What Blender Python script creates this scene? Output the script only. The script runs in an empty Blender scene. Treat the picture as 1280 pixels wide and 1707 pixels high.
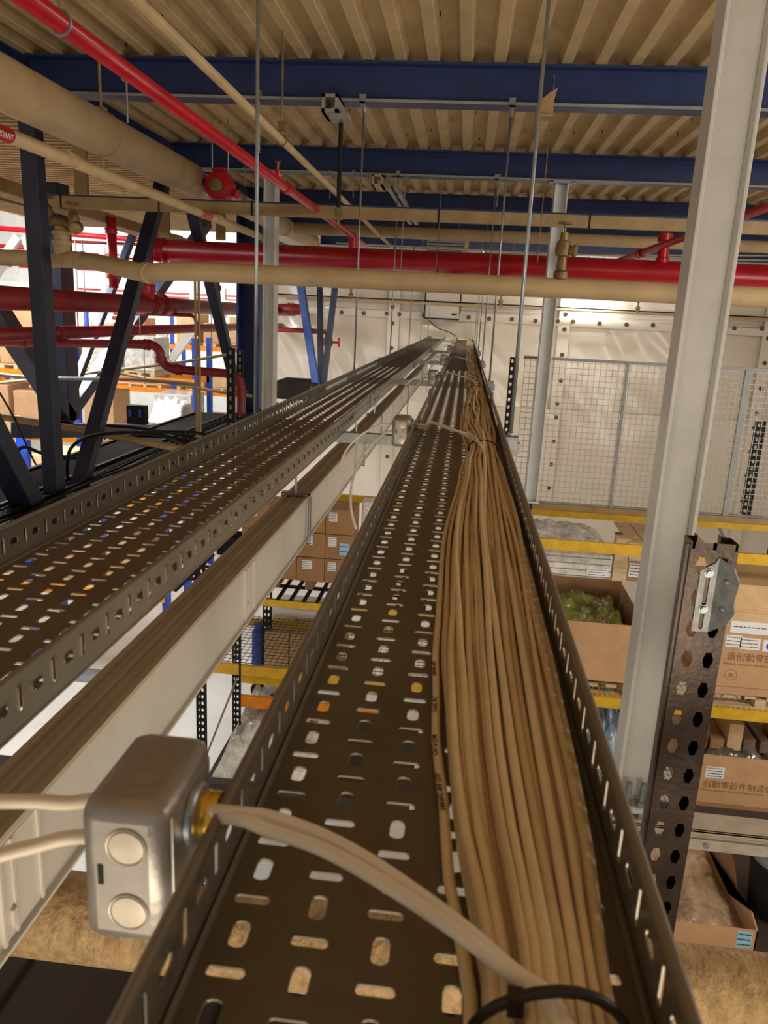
import bpy, math, random
from mathutils import Vector, Matrix, noise
random.seed(7)
C = bpy.context.scene.collection
PI = math.pi
# ------------------------------------------------------------------ camera
F, YAW, PIT, ROL = 1281.0, .092, .2500, .0495
def cam_axes():
    cy, sy = math.cos(YAW), math.sin(YAW)
    f = Vector((-sy, cy, 0)); r = Vector((cy, sy, 0)); u = Vector((0, 0, 1))
    cp, sp = math.cos(PIT), math.sin(PIT)
    f2 = f * cp - u * sp; u2 = u * cp + f * sp
    cr, sr = math.cos(ROL), math.sin(ROL)
    return r * cr + u2 * sr, u2 * cr - r * sr, f2
RX, UX, FX = cam_axes()
def ray(px, py): return RX * ((px - 640) / F) - UX * ((py - 853.5) / F) + FX
def at(px, py, Y): r = ray(px, py); return r * (Y / r.y)          # a pixel as a point at distance Y
def az(px, py, z): r = ray(px, py); return r * (z / r.z)          # a pixel as a point at height z
def ax(px, py, x): r = ray(px, py); return r * (x / r.x)
cd = bpy.data.cameras.new('camera'); cam = bpy.data.objects.new('camera', cd); C.objects.link(cam)
m = Matrix((RX, UX, -FX)).transposed().to_4x4(); cam.matrix_world = m
cd.sensor_fit = 'HORIZONTAL'; cd.sensor_width = 36; cd.lens = F / 1280 * 36
cd.clip_start = .02; cd.clip_end = 300
cd.dof.use_dof = True; cd.dof.focus_distance = 4.0; cd.dof.aperture_fstop = cd.lens / 2.2
bpy.context.scene.camera = cam
# ------------------------------------------------------------------ world, added lights, exposure
vs = bpy.context.scene.view_settings
vs.view_transform = 'Standard'; vs.look = 'None'; vs.gamma = 1; vs.use_curve_mapping = False; vs.exposure = -0.08
w = bpy.data.worlds.new('world'); bpy.context.scene.world = w; w.use_nodes = True
w.node_tree.nodes['Background'].inputs[0].default_value = (1, .88, .74, 1)
w.node_tree.nodes['Background'].inputs[1].default_value = .40
def area(loc, to, sx, sy, power, col):
    l = bpy.data.lights.new('area_light', 'AREA'); l.shape = 'RECTANGLE'; l.size = sx; l.size_y = sy
    l.energy = power; l.color = col
    o = bpy.data.objects.new('area_light', l); C.objects.link(o); o.location = loc
    o.rotation_euler = (Vector(to) - Vector(loc)).to_track_quat('-Z', 'Y').to_euler()
    return o
WARM = (1, .86, .68); NEUT = (1, .95, .88); COOL = (.95, .98, 1)
area((.8, -1.5, -2.1), (0, 5, 1.4), 2.4, 1.2, 95, WARM)           # unseen key light added low behind the camera, its source assumed
area((-2.2, -1.2, -2.4), (-2, 4, 1.5), 2.0, 2.0, 70, WARM)  # second unseen warm light added behind the camera, further left
area((6.0, 4.0, -1.6), (1.5, 9, 1.2), 2.0, 2.0, 100, NEUT)        # unseen fill light added on the right, aimed up at the deck
area((4.8, 2.6, 1.2), (2.6, 6.6, -2.6), 2.4, .4, 110, NEUT)       # unseen light added overhead to brighten the rack goods
area((-9, 13, 2.6), (-8, 20, -5), 8, 2, 1150, COOL)               # unseen light assumed over the bright hall on the left
area((-14, 24, 2.6), (-12, 30, -5), 8, 3, 2000, COOL)  # another unseen light assumed over the far end of the hall
area((-5.8, 9.5, .9), (-5.8, 10.5, -6), 1.4, 3.5, 620, COOL)  # unseen light added above the floor on the left
area((2.0, 13.4, 1.15), (2.0, 15.5, -4), 5, .4, 80, WARM)        # unseen fill added under the beams to light the sheet wall
area((-1.2, 12.5, -1.0), (-1.2, 16.8, -2.4), 3, 1.0, 30, NEUT)  # unseen low fill added to brighten the sheet wall
# ------------------------------------------------------------------ materials
def lin(c):
    return tuple(((x / 255) / 12.92 if x / 255 <= .04045 else ((x / 255 + .055) / 1.055) ** 2.4) for x in c) + (1,)
MATS = {}
def mat(name, rgb, rough=.6, metal=0, var=.12, scale=8, bump=0, bscale=60, rgb2=None, coat=0, stretch=None, trans=0, alpha=1, spec=None):
    if name in MATS: return MATS[name]
    mt = bpy.data.materials.new(name); mt.use_nodes = True; nt = mt.node_tree; N = nt.nodes; L = nt.links
    b = N['Principled BSDF']; b.inputs['Roughness'].default_value = rough; b.inputs['Metallic'].default_value = metal
    if spec is not None: b.inputs['Specular IOR Level'].default_value = spec
    if coat: b.inputs['Coat Weight'].default_value = coat; b.inputs['Coat Roughness'].default_value = .15
    if trans: b.inputs['Transmission Weight'].default_value = trans; b.inputs['IOR'].default_value = 1.2
    if alpha < 1: b.inputs['Alpha'].default_value = alpha
    tc = N.new('ShaderNodeTexCoord'); src = tc.outputs['Object']
    if stretch:
        mp = N.new('ShaderNodeMapping'); mp.inputs['Scale'].default_value = stretch; L.new(src, mp.inputs[0]); src = mp.outputs[0]
    nz = N.new('ShaderNodeTexNoise'); nz.inputs['Scale'].default_value = scale; nz.inputs['Detail'].default_value = 6
    nz.inputs['Roughness'].default_value = .65
    L.new(src, nz.inputs['Vector'])
    cr = N.new('ShaderNodeValToRGB'); c = lin(rgb)
    c2 = lin(rgb2) if rgb2 else tuple(x * (1 - var * 2.2) for x in c[:3]) + (1,)
    c1 = tuple(min(1, x * (1 + var * .6)) for x in c[:3]) + (1,)
    cr.color_ramp.elements[0].position = .32; cr.color_ramp.elements[0].color = c2
    cr.color_ramp.elements[1].position = .62; cr.color_ramp.elements[1].color = c1
    L.new(nz.outputs['Fac'], cr.inputs[0]); L.new(cr.outputs[0], b.inputs['Base Color'])
    if bump:
        n2 = N.new('ShaderNodeTexNoise'); n2.inputs['Scale'].default_value = bscale; n2.inputs['Detail'].default_value = 4
        L.new(src, n2.inputs['Vector'])
        bp = N.new('ShaderNodeBump'); bp.inputs['Strength'].default_value = bump; bp.inputs['Distance'].default_value = .01
        L.new(n2.outputs['Fac'], bp.inputs['Height']); L.new(bp.outputs[0], b.inputs['Normal'])
    MATS[name] = mt; return mt
def emat(name, rgb, s):
    mt = bpy.data.materials.new(name); mt.use_nodes = True; b = mt.node_tree.nodes['Principled BSDF']
    b.inputs['Base Color'].default_value = (.8, .8, .8, 1)
    b.inputs['Emission Color'].default_value = lin(rgb); b.inputs['Emission Strength'].default_value = s
    MATS[name] = mt; return mt
M_deck = mat('tan_deck_paint', (196, 168, 124), .7, 0, .10, 3, .15, 40)
M_blue = mat('navy_beam_paint', (34, 52, 98), .42, 0, .12, 4, .1, 80)
M_bluedk = mat('dark_navy_paint', (36, 42, 64), .45, 0, .15, 5, .25, 90)
M_blue2 = mat('worn_blue_paint', (52, 84, 148), .5, 0, .15, 6)
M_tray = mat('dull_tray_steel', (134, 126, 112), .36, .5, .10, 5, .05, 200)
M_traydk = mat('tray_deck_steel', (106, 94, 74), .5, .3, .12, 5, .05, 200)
M_galv = mat('galvanised_steel', (152, 155, 154), .48, .6, .14, 25, .08, 120)
M_zinc = mat('zinc_rod', (166, 176, 180), .38, .8, .08, 30)
M_box = mat('cast_box_steel', (160, 154, 146), .38, .55, .08, 14, .1, 60)
M_ko = mat('knockout_steel', (206, 194, 176), .4, .4, .08, 30)
M_brass = mat('brass', (226, 182, 84), .28, .9, .1, 40)
M_cable = mat('beige_cable_jacket', (226, 202, 160), .5, 0, .06, 12, .1, 200)
M_cable2 = mat('darker_cable_jacket', (208, 182, 140), .55, 0, .06, 12, .1, 200)
M_cabw = mat('white_cable_jacket', (226, 212, 192), .45, 0, .04, 12)
M_tie = mat('black_tie', (28, 18, 18), .4, 0, .1, 20)
M_red = mat('red_pipe_paint', (192, 22, 38), .3, 0, .10, 6, .04, 60)
M_reddk = mat('oxide_red_paint', (146, 40, 44), .42, 0, .14, 6, .08, 60)
M_tan = mat('tan_pipe_paint', (200, 172, 128), .5, 0, .08, 4, .12, 50)
M_tandk = mat('dull_tan_paint', (166, 138, 92), .6, 0, .12, 5, .12, 50)
M_white = mat('white_post_paint', (214, 214, 210), .38, 0, .04, 6, .06, 90)
M_rail = mat('white_rail_paint', (206, 198, 184), .4, 0, .05, 3)
M_raildk = mat('brown_rail_top', (186, 166, 138), .7, 0, .05, 6, .05, 60, stretch=(4, .6, 4))  # top face browner than the white rail paint
M_yel = mat('yellow_rack_paint', (222, 176, 40), .45, 0, .1, 8)
M_oran = mat('orange_rack_paint', (236, 140, 28), .5, 0, .1, 8)
M_rblue = mat('rack_blue_paint', (34, 78, 190), .45, 0, .1, 8)
M_black = mat('black_steel', (28, 26, 25), .6, 0, .2, 8, spec=.25)
M_brown = mat('bronze_brown_steel', (82, 66, 56), .34, .35, .22, 7, .1, 60)
M_card = mat('carton_board', (196, 154, 112), .8, 0, .06, 5, .05, 90)
M_card2 = mat('pale_carton_board', (212, 176, 130), .8, 0, .08, 5, .05, 90)
M_carddk = mat('brown_carton_board', (160, 120, 82), .85, 0, .08, 5, .05, 90)
M_wood = mat('pale_pallet_wood', (214, 186, 146), .75, 0, .15, 4, .1, 40, stretch=(1, 8, 8))
M_label = mat('white_label_paper', (232, 232, 232), .6, 0, .02, 5)
M_lblue = mat('pale_blue_label', (150, 196, 222), .6, 0, .03, 5)
M_ink = mat('grey_ink', (62, 54, 50), .8, 0, .05, 5)
M_inkbr = mat('brown_carton_ink', (120, 86, 62), .85, 0, .05, 5)
M_wrap = mat('clear_wrap_film', (222, 218, 208), .10, 0, .16, 12, 1.0, 26, spec=.8)
M_wrapg = mat('green_tinted_film', (138, 132, 66), .10, 0, .3, 7, .9, 22, spec=.8, rgb2=(84, 84, 34))
M_wrapb = mat('blue_tinted_film', (150, 182, 204), .12, 0, .3, 6, .5, 14, spec=.8, rgb2=(110, 116, 124))
M_wrapd = mat('grey_film_bags', (108, 96, 88), .15, 0, .3, 7, .5, 14, spec=.8, rgb2=(40, 36, 34))
M_wire = mat('grey_wire', (176, 172, 166), .45, .3, .05, 9)
M_wdark = mat('dark_mesh_wire', (70, 66, 58), .5, .3, .05, 9)
M_floor = mat('pale_concrete', (206, 202, 192), .5, 0, .05, 1.2, .05, 20)
M_dfloor = mat('dark_platform_steel', (64, 52, 44), .6, .1, .12, 2, .1, 30)
M_sheet = mat('white_plastic_sheet', (222, 210, 192), .28, 0, .03, .6, .35, 1.6, coat=.5)
M_grom = mat('grommet_metal', (92, 84, 74), .4, .5, .1, 30)
M_bronze = mat('dull_valve_bronze', (142, 118, 78), .5, .4, .2, 20, .1, 60)
M_dust = mat('dusty_tan_lagging', (190, 158, 112), .85, 0, .2, 22, .7, 60, rgb2=(150, 122, 86), stretch=(1.6, 1, 1))
M_grey = mat('grey_painted_metal', (150, 150, 146), .5, .1, .08, 10)
M_dkgrey = mat('dark_duct', (38, 33, 27), .9, 0, .12, 3, spec=.1)
M_hall = mat('hall_white', (226, 224, 218), .6, 0, .05, 2)
M_dim = mat('dim_cardboard_stuff', (120, 100, 80), .8, 0, .2, 4)
M_led = emat('lamp_glass', (255, 248, 235), 14)
# ------------------------------------------------------------------ mesh helpers
ORG = {}
class MB:
    def __init__(s): s.v = []; s.f = []
    def box(s, x0, x1, y0, y1, z0, z1):
        if x0 > x1: x0, x1 = x1, x0
        if y0 > y1: y0, y1 = y1, y0
        if z0 > z1: z0, z1 = z1, z0
        n = len(s.v)
        s.v += [(x0, y0, z0), (x1, y0, z0), (x1, y1, z0), (x0, y1, z0), (x0, y0, z1), (x1, y0, z1), (x1, y1, z1), (x0, y1, z1)]
        s.f += [tuple(n + i for i in q) for q in ((0, 3, 2, 1), (4, 5, 6, 7), (0, 1, 5, 4), (1, 2, 6, 5), (2, 3, 7, 6), (3, 0, 4, 7))]
        return s
    def prism(s, poly, a, ex, ey, d):
        """poly of 2D points (counter-clockwise seen against d), placed at a with axes ex, ey, extruded by vector d"""
        n = len(s.v); k = len(poly); a = Vector(a); ex = Vector(ex); ey = Vector(ey); d = Vector(d)
        for o in (Vector((0, 0, 0)), d):
            for p in poly: s.v.append(tuple(a + ex * p[0] + ey * p[1] + o))
        if ex.cross(ey).dot(d) > 0:
            s.f.append(tuple(n + i for i in range(k))[::-1]); s.f.append(tuple(n + k + i for i in range(k)))
            s.f += [(n + i, n + (i + 1) % k, n + k + (i + 1) % k, n + k + i) for i in range(k)]
        else:
            s.f.append(tuple(n + i for i in range(k))); s.f.append(tuple(n + k + i for i in range(k))[::-1])
            s.f += [(n + (i + 1) % k, n + i, n + k + i, n + k + (i + 1) % k) for i in range(k)]
        return s
    def bar(s, a, b, w, h, side=(1, 0, 0)):
        """rectangular bar from a to b; w along side, h along the third axis"""
        a = Vector(a); b = Vector(b); d = (b - a); t = d.normalized(); sd = Vector(side); sd = (sd - t * sd.dot(t)).normalized(); u = t.cross(sd)
        return s.prism([(-w / 2, -h / 2), (w / 2, -h / 2), (w / 2, h / 2), (-w / 2, h / 2)], a, sd, u, d)
    def cyl(s, a, b, r, n=16, r2=None, cap=True):
        a = Vector(a); b = Vector(b); t = (b - a).normalized(); r2 = r if r2 is None else r2
        sd = t.orthogonal().normalized(); u = t.cross(sd); k = len(s.v)
        for p, q in ((a, r), (b, r2)):
            for i in range(n):
                an = 2 * PI * i / n; s.v.append(tuple(p + (sd * math.cos(an) + u * math.sin(an)) * q))
        s.f += [(k + i, k + (i + 1) % n, k + n + (i + 1) % n, k + n + i) for i in range(n)]
        if cap: s.f.append(tuple(k + i for i in range(n))[::-1]); s.f.append(tuple(k + n + i for i in range(n)))
        return s
    def tube(s, pts, r, n=8, sub=0):
        pts = [Vector(p) for p in pts]
        if sub: pts = smooth_pts(pts, sub)
        k = len(s.v); up = None
        for i, p in enumerate(pts):
            t = (pts[min(i + 1, len(pts) - 1)] - pts[max(i - 1, 0)]).normalized()
            if up is None: up = t.orthogonal().normalized()
            up = (up - t * up.dot(t)).normalized(); q = t.cross(up)
            rr = r[i] if isinstance(r, (list, tuple)) else r
            for j in range(n):
                an = 2 * PI * j / n; s.v.append(tuple(p + (up * math.cos(an) + q * math.sin(an)) * rr))
        for i in range(len(pts) - 1):
            for j in range(n):
                s.f.append((k + i * n + j, k + i * n + (j + 1) % n, k + (i + 1) * n + (j + 1) % n, k + (i + 1) * n + j))
        e = k + (len(pts) - 1) * n
        s.f.append(tuple(k + j for j in range(n))[::-1]); s.f.append(tuple(e + j for j in range(n)))
        return s
    def lathe(s, a, axis, prof, n=20):
        """prof: list of (distance along axis, radius)"""
        a = Vector(a); t = Vector(axis).normalized(); sd = t.orthogonal().normalized(); u = t.cross(sd); k = len(s.v)
        for d, r in prof:
            for i in range(n):
                an = 2 * PI * i / n; s.v.append(tuple(a + t * d + (sd * math.cos(an) + u * math.sin(an)) * r))
        for j in range(len(prof) - 1):
            for i in range(n): s.f.append((k + j * n + i, k + j * n + (i + 1) % n, k + (j + 1) * n + (i + 1) % n, k + (j + 1) * n + i))
        e = k + (len(prof) - 1) * n
        s.f.append(tuple(k + i for i in range(n))[::-1]); s.f.append(tuple(e + i for i in range(n)))
        return s
    def torus(s, c, axis, R, r, n=20, m=6):
        t = Vector(axis).normalized(); sd = t.orthogonal().normalized(); u = t.cross(sd); k = len(s.v); c = Vector(c)
        for i in range(n):
            a = 2 * PI * i / n; d = sd * math.cos(a) + u * math.sin(a)
            for j in range(m):
                b = 2 * PI * j / m; s.v.append(tuple(c + d * (R + r * math.cos(b)) + t * r * math.sin(b)))
        for i in range(n):
            for j in range(m):
                s.f.append((k + i * m + j, k + ((i + 1) % n) * m + j, k + ((i + 1) % n) * m + (j + 1) % m, k + i * m + (j + 1) % m))
        return s
    def quad(s, a, b, c, d):
        n = len(s.v); s.v += [tuple(a), tuple(b), tuple(c), tuple(d)]; s.f.append((n, n + 1, n + 2, n + 3)); return s
    def build(s, name, mt, parent=None, smooth=False, bevel=0, origin=None):
        if parent is not None: o0 = ORG[parent]
        elif origin is not None: o0 = Vector(origin)
        else:
            xs = [v[0] for v in s.v]; ys = [v[1] for v in s.v]; zs = [v[2] for v in s.v]
            o0 = Vector(((min(xs) + max(xs)) / 2, (min(ys) + max(ys)) / 2, min(zs)))
        me = bpy.data.meshes.new(name)
        me.from_pydata([(v[0] - o0.x, v[1] - o0.y, v[2] - o0.z) for v in s.v], [], s.f)
        me.materials.append(mt); me.validate(); me.update()
        if smooth: me.shade_smooth()
        o = bpy.data.objects.new(name, me); C.objects.link(o)
        if smooth == 'auto':
            me.set_sharp_from_angle(angle=.6)
        if parent is not None: o.parent = parent
        else: o.location = o0
        ORG[o] = o0
        if bevel:
            b = o.modifiers.new('bevel', 'BEVEL'); b.width = bevel; b.segments = 2; b.limit_method = 'ANGLE'
        return o
def smooth_pts(p, sub):
    out = []
    for i in range(len(p) - 1):
        p0 = p[max(i - 1, 0)]; p1 = p[i]; p2 = p[i + 1]; p3 = p[min(i + 2, len(p) - 1)]
        for k in range(sub):
            t = k / sub
            out.append(.5 * ((2 * p1) + (p2 - p0) * t + (2 * p0 - 5 * p1 + 4 * p2 - p3) * t * t + (3 * p1 - p0 - 3 * p2 + p3) * t ** 3))
    out.append(p[-1]); return out
def tag(o, label=None, cat=None, group=None, kind=None):
    if label: o['label'] = label
    if cat: o['category'] = cat
    if group: o['group'] = group
    if kind: o['kind'] = kind
    return o
def thing(name, label, cat, loc, group=None):
    o = bpy.data.objects.new(name, None); C.objects.link(o); o.location = loc; o.empty_display_size = .1
    ORG[o] = Vector(loc); return tag(o, label, cat, group)
def struct(o): o['kind'] = 'structure'; return o
def kids(o): return [c for c in o.children]
def dup(root, delta, label=None, group=None):
    r = root.copy(); C.objects.link(r); r.location = root.location + Vector(delta); ORG[r] = ORG[root] + Vector(delta)
    if label: r['label'] = label
    if group: r['group'] = group
    for ch in list(root.children):
        c = ch.copy(); C.objects.link(c); c.parent = r; ORG[c] = ORG[r]
        for g in list(ch.children):
            d = g.copy(); C.objects.link(d); d.parent = c; ORG[d] = ORG[r]
    return r
def text(s, size, a, ex, ey, mt, parent, name='lettering', thick=.0006):
    """flat print: a string laid on a surface; a = lower left corner, ex/ey unit axes"""
    cu = bpy.data.curves.new(name, 'FONT'); cu.body = s; cu.size = size; cu.extrude = thick; cu.resolution_u = 2
    t = bpy.data.objects.new(name, cu); C.objects.link(t)
    dg = bpy.context.evaluated_depsgraph_get(); me = bpy.data.meshes.new_from_object(t.evaluated_get(dg))
    bpy.data.objects.remove(t); ex = Vector(ex).normalized(); ey = Vector(ey).normalized(); nz = ex.cross(ey); a = Vector(a)
    if len(me.vertices) == 0: return None
    mb = MB(); mb.v = [tuple(a + ex * v.co.x + ey * v.co.y + nz * v.co.z) for v in me.vertices]; mb.f = [tuple(p.vertices) for p in me.polygons]
    return mb.build(name, mt, parent)
# perforated sheet: grid of cells, each with a rounded slot
def slot_cell(mb, fn, u0, u1, v0, v1, hu, hv, depth=0):
    cu, cv = (u0 + u1) / 2, (v0 + v1) / 2; r = min(hu, hv) * .75; pts = []
    for (sx, sy, a0) in ((1, 1, 0), (-1, 1, 90), (-1, -1, 180), (1, -1, 270)):
        for k in range(3):
            a = math.radians(a0 + 45 * k); pts.append((cu + sx * (hu - r) + r * math.cos(a), cv + sy * (hv - r) + r * math.sin(a)))
    n = len(mb.v); cs = [(u1, v1), (u0, v1), (u0, v0), (u1, v0)]
    for p in cs: mb.v.append(tuple(fn(p[0], p[1], 0)))
    for p in pts: mb.v.append(tuple(fn(p[0], p[1], 0)))
    for i in range(4):
        h = n + 4 + i * 3
        mb.f.append((n + i, h + 1, h)); mb.f.append((n + i, h + 2, h + 1))
        j = (i + 1) % 4; mb.f.append((n + i, n + j, n + 4 + j * 3, h + 2))
    if depth:
        k = len(mb.v)
        for p in pts: mb.v.append(tuple(fn(p[0], p[1], depth)))
        for i in range(12): j = (i + 1) % 12; mb.f.append((n + 4 + i, n + 4 + j, k + j, k + i))
# ------------------------------------------------------------------ the big structure
DZ = 1.55      # underside of the deck
YW = 16.8      # sheet wall
FZ = -6.3      # warehouse floor
def ribbed(x0, x1, y0, y1, z, along='y', pitch=.205):
    mb = MB(); prof = []
    L0, L1 = (x0, x1) if along == 'y' else (y0, y1)
    u = L0
    while u < L1:
        prof += [(u, 0), (u + .066, 0), (u + .086, .06), (u + .185, .06)]; u += pitch
    prof.append((u, 0))
    for i, (p, h) in enumerate(prof):
        if along == 'y': mb.v += [(p, y0, z + h), (p, y1, z + h)]
        else: mb.v += [(x0, p, z + h), (x1, p, z + h)]
    mb.f = [(2 * i, 2 * i + 1, 2 * i + 3, 2 * i + 2) for i in range(len(prof) - 1)]
    return mb
ceil = struct(ribbed(-3.02, 7.5, -1.2, 17.2, DZ).build('ceiling', M_deck))
sc = MB()
for i in range(150):
    k = random.randint(0, 48); x = -3.02 + .205 * k + random.uniform(.09, .18); y = random.uniform(3, 11)
    sc.cyl((x, y, DZ + .06), (x + .004, y, DZ + .035), .0035, 5)
ORG[ceil] = ORG[ceil]
tag(sc.build('deck_screw', M_black, ceil), kind='stuff')
struct(ribbed(-9, -3.18, 2.0, 17, DZ + .02, 'x', .16).build('ceiling', M_deck))
fl = struct(MB().box(-40, 14, -3, 60, FZ - .1, FZ).build('floor', M_floor))
pf = struct(MB().box(-2.4, 1.35, -.6, 2.0, -2.12, -2.06).build('floor', M_dfloor))          # dark platform below the camera
pfl = MB()
for x in (-1.25, -.6, .1, .8): pfl.box(x, x + .012, -.6, 2.0, -2.06, -2.052)
pfl.build('floor_seam', M_black, pf)
# the sheet wall: hung plastic sheets with crumples, seams with eyelets
def crumple(x0, x1, z0, z1, y, nx, nz, amp, sd):
    mb = MB()
    for j in range(nz + 1):
        for i in range(nx + 1):
            x = x0 + (x1 - x0) * i / nx; z = z0 + (z1 - z0) * j / nz
            n = noise.noise(Vector((x * .9 + z * .55 + sd, z * .5, sd))) * 1.2 + abs(noise.noise(Vector((x * 2.2 + z * 1.5, z * .8 - x * .3, sd + 5)))) * .9
            mb.v.append((x, y + n * amp, z))
    for j in range(nz):
        for i in range(nx): a = j * (nx + 1) + i; mb.f.append((a, a + 1, a + nx + 2, a + nx + 1))
    return mb
wl = struct(MB().box(-4.15, 9, YW + .1, YW + .16, FZ, DZ).build('wall_back', M_hall))
zs = at(640, 516, YW).z; zs2 = at(1100, 693, YW).z
xs = [-4.15, at(655, 560, YW).x, at(938, 560, YW).x, at(1272, 605, YW).x, 9]
for k in range(4):
    crumple(xs[k], xs[k + 1], zs, DZ - .3, YW + .01, 20, 8, .07, k * 7 + 2).build('plastic_sheet', M_sheet, wl, smooth=True)
    crumple(xs[k], xs[k + 1], zs2, zs, YW - .01, 40, 22, .11, k * 7).build('plastic_sheet', M_sheet, wl, smooth=True)
    crumple(xs[k], xs[k + 1], FZ, zs2, YW - .03, 30, 20, .09, k * 9 + 3).build('plastic_sheet', M_sheet, wl, smooth=True)
sm = MB().box(xs[0], xs[4], YW - .06, YW - .045, zs - .16, zs - .02)
for x in xs[1:4]: sm.box(x - .12, x + .12, YW - .075, YW - .06, FZ, DZ - .3)
sm.build('seam_strip', M_sheet, wl)
def grommet(p):
    mb = MB(); mb.lathe((p.x, YW - .075, p.z), (0, -1, 0), [(0, .045), (.012, .042), (.016, .025), (.01, .015)], 10); mb.build('grommet', M_grom, wl, smooth=True)
for x, y in [(570, 521), (607, 522), (645, 523), (666, 524), (704, 526), (781, 529), (815, 531), (853, 532), (892, 535), (929, 535), (954, 536), (998, 539), (1043, 541), (1087, 542), (1131, 543), (1222, 547), (1268, 548),
             (656, 480), (655, 512), (655, 539), (653, 580), (945, 491), (942, 524), (940, 549), (936, 591), (934, 634), (928, 672), (926, 695), (922, 735), (918, 773), (914, 812),
             (1278, 564), (1272, 605), (1266, 647), (1259, 689), (1255, 712), (1249, 752), (1242, 792), (1235, 833), (646, 760), (645, 800)]:
    grommet(at(x, y, YW))
def ibeam(mb, a, b, w, h, tf=.014, tw=.012):
    """I section from a to b (bottom centre line), w flange width, h height"""
    a = Vector(a); b = Vector(b); t = (b - a).normalized(); sd = t.cross(Vector((0, 0, 1))).normalized(); u = Vector((0, 0, 1))
    for z0, z1, ww in ((0, tf, w), (h - tf, h, w), (tf, h - tf, tw)):
        mb.prism([(-ww / 2, z0), (ww / 2, z0), (ww / 2, z1), (-ww / 2, z1)], a, sd, u, b - a)
    return mb
BY = [2.8, 5.4, 8.0, 10.65, 13.3, 15.9]
bl = ['the nearest navy beam overhead, out past the top edge', 'wide navy steel beam nearest under the tan deck, spanning the top', 'second navy steel beam under the tan deck, thinner in view',
      'third navy beam seen just above the long tan conduit', 'fourth navy beam far back above the red main', 'last navy beam far back against the sheet wall']
for i, y in enumerate(BY):
    if i == 0: continue
    t = thing('steel_beam', bl[i], 'beam', (2, y, DZ - .24))
    ibeam(MB(), (-3.0, y, DZ - .24), (7.5, y, DZ - .24), .15, .235).build('beam_section', M_blue, t)
    lip = MB(); lip.box(-3.0, 7.5, y - .079, y - .075, DZ - .2405, DZ - .224); lip.build('flange_edge', M_grey if i < 3 else M_blue, t)
t = thing('girder', 'long navy girder above the fat tan pipe, running away from the camera', 'beam', (-2.75, 6, DZ - .26))
ibeam(MB(), (-3.1, 1.2, DZ - .26), (-3.1, 16, DZ - .26), .16, .26).build('beam_section', M_blue, t)
tag(t, 'long navy girder above the fat tan pipe, running away from the camera')
# ------------------------------------------------------------------ white posts
def h_post(x0, x1, y, z0, z1, d, label, bolt=True):
    t = thing('steel_post', label, 'post', ((x0 + x1) / 2, y, z0))
    mb = MB(); tf = .013
    mb.box(x0, x0 + tf, y - d / 2, y + d / 2, z0, z1); mb.box(x1 - tf, x1, y - d / 2, y + d / 2, z0, z1); mb.box(x0 + tf, x1 - tf, y - .006, y + .006, z0, z1)
    mb.build('post_section', M_white, t, bevel=.003)
    MB().box(x0 - .02, x1 + .02, y - d / 2 - .02, y + d / 2 + .02, z0 - .014, z0).build('base_plate', M_white, t)
    MB().box(x0 - .02, x1 + .02, y - d / 2 - .02, y + d / 2 + .02, z1, z1 + .012).build('cap_plate', M_white, t)
    if bolt:
        for bx, by in ((x0 + .05, y - .045), (x1 - .045, y - .045)):
            b = MB(); b.cyl((bx, by, z0), (bx, by, z0 + .1), .011, 10); b.cyl((bx, by, z0), (bx, by, z0 + .02), .02, 6); b.build('anchor_bolt', M_galv, t)
    return t
P1 = 2.8
h_post(.262 * P1 - .012, .311 * P1, P1 + .02, -1.84, DZ - .25, .12, 'tall white steel post standing closest, cutting through the whole right side')
x0 = at(907, 490, 8).x; x1 = at(927, 490, 8).x
t = h_post(x0, x1 + .01, 8.0, at(880, 833, 8).z, DZ - .255, .15, 'slim white post behind the tan pipe, left of the wire fence', False)
MB().box(x0 - .06, x1 + .07, 7.9, 8.1, DZ - .262, DZ - .25).build('beam_clamp', M_galv, t)
g = MB()
g.cyl((x0 + .07, 8, at(880, 833, 8).z - .12), (x0 + .07, 8, at(880, 833, 8).z), .012, 8); g.build('levelling_screw', M_black, t)
x0 = at(441, 470, 8.).x; x1 = at(461, 470, 8.).x
h_post(x0, x1, 8., -2.2, DZ - .255, .15, 'white post beside the big navy column, left tray in front of it', False)
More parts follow.
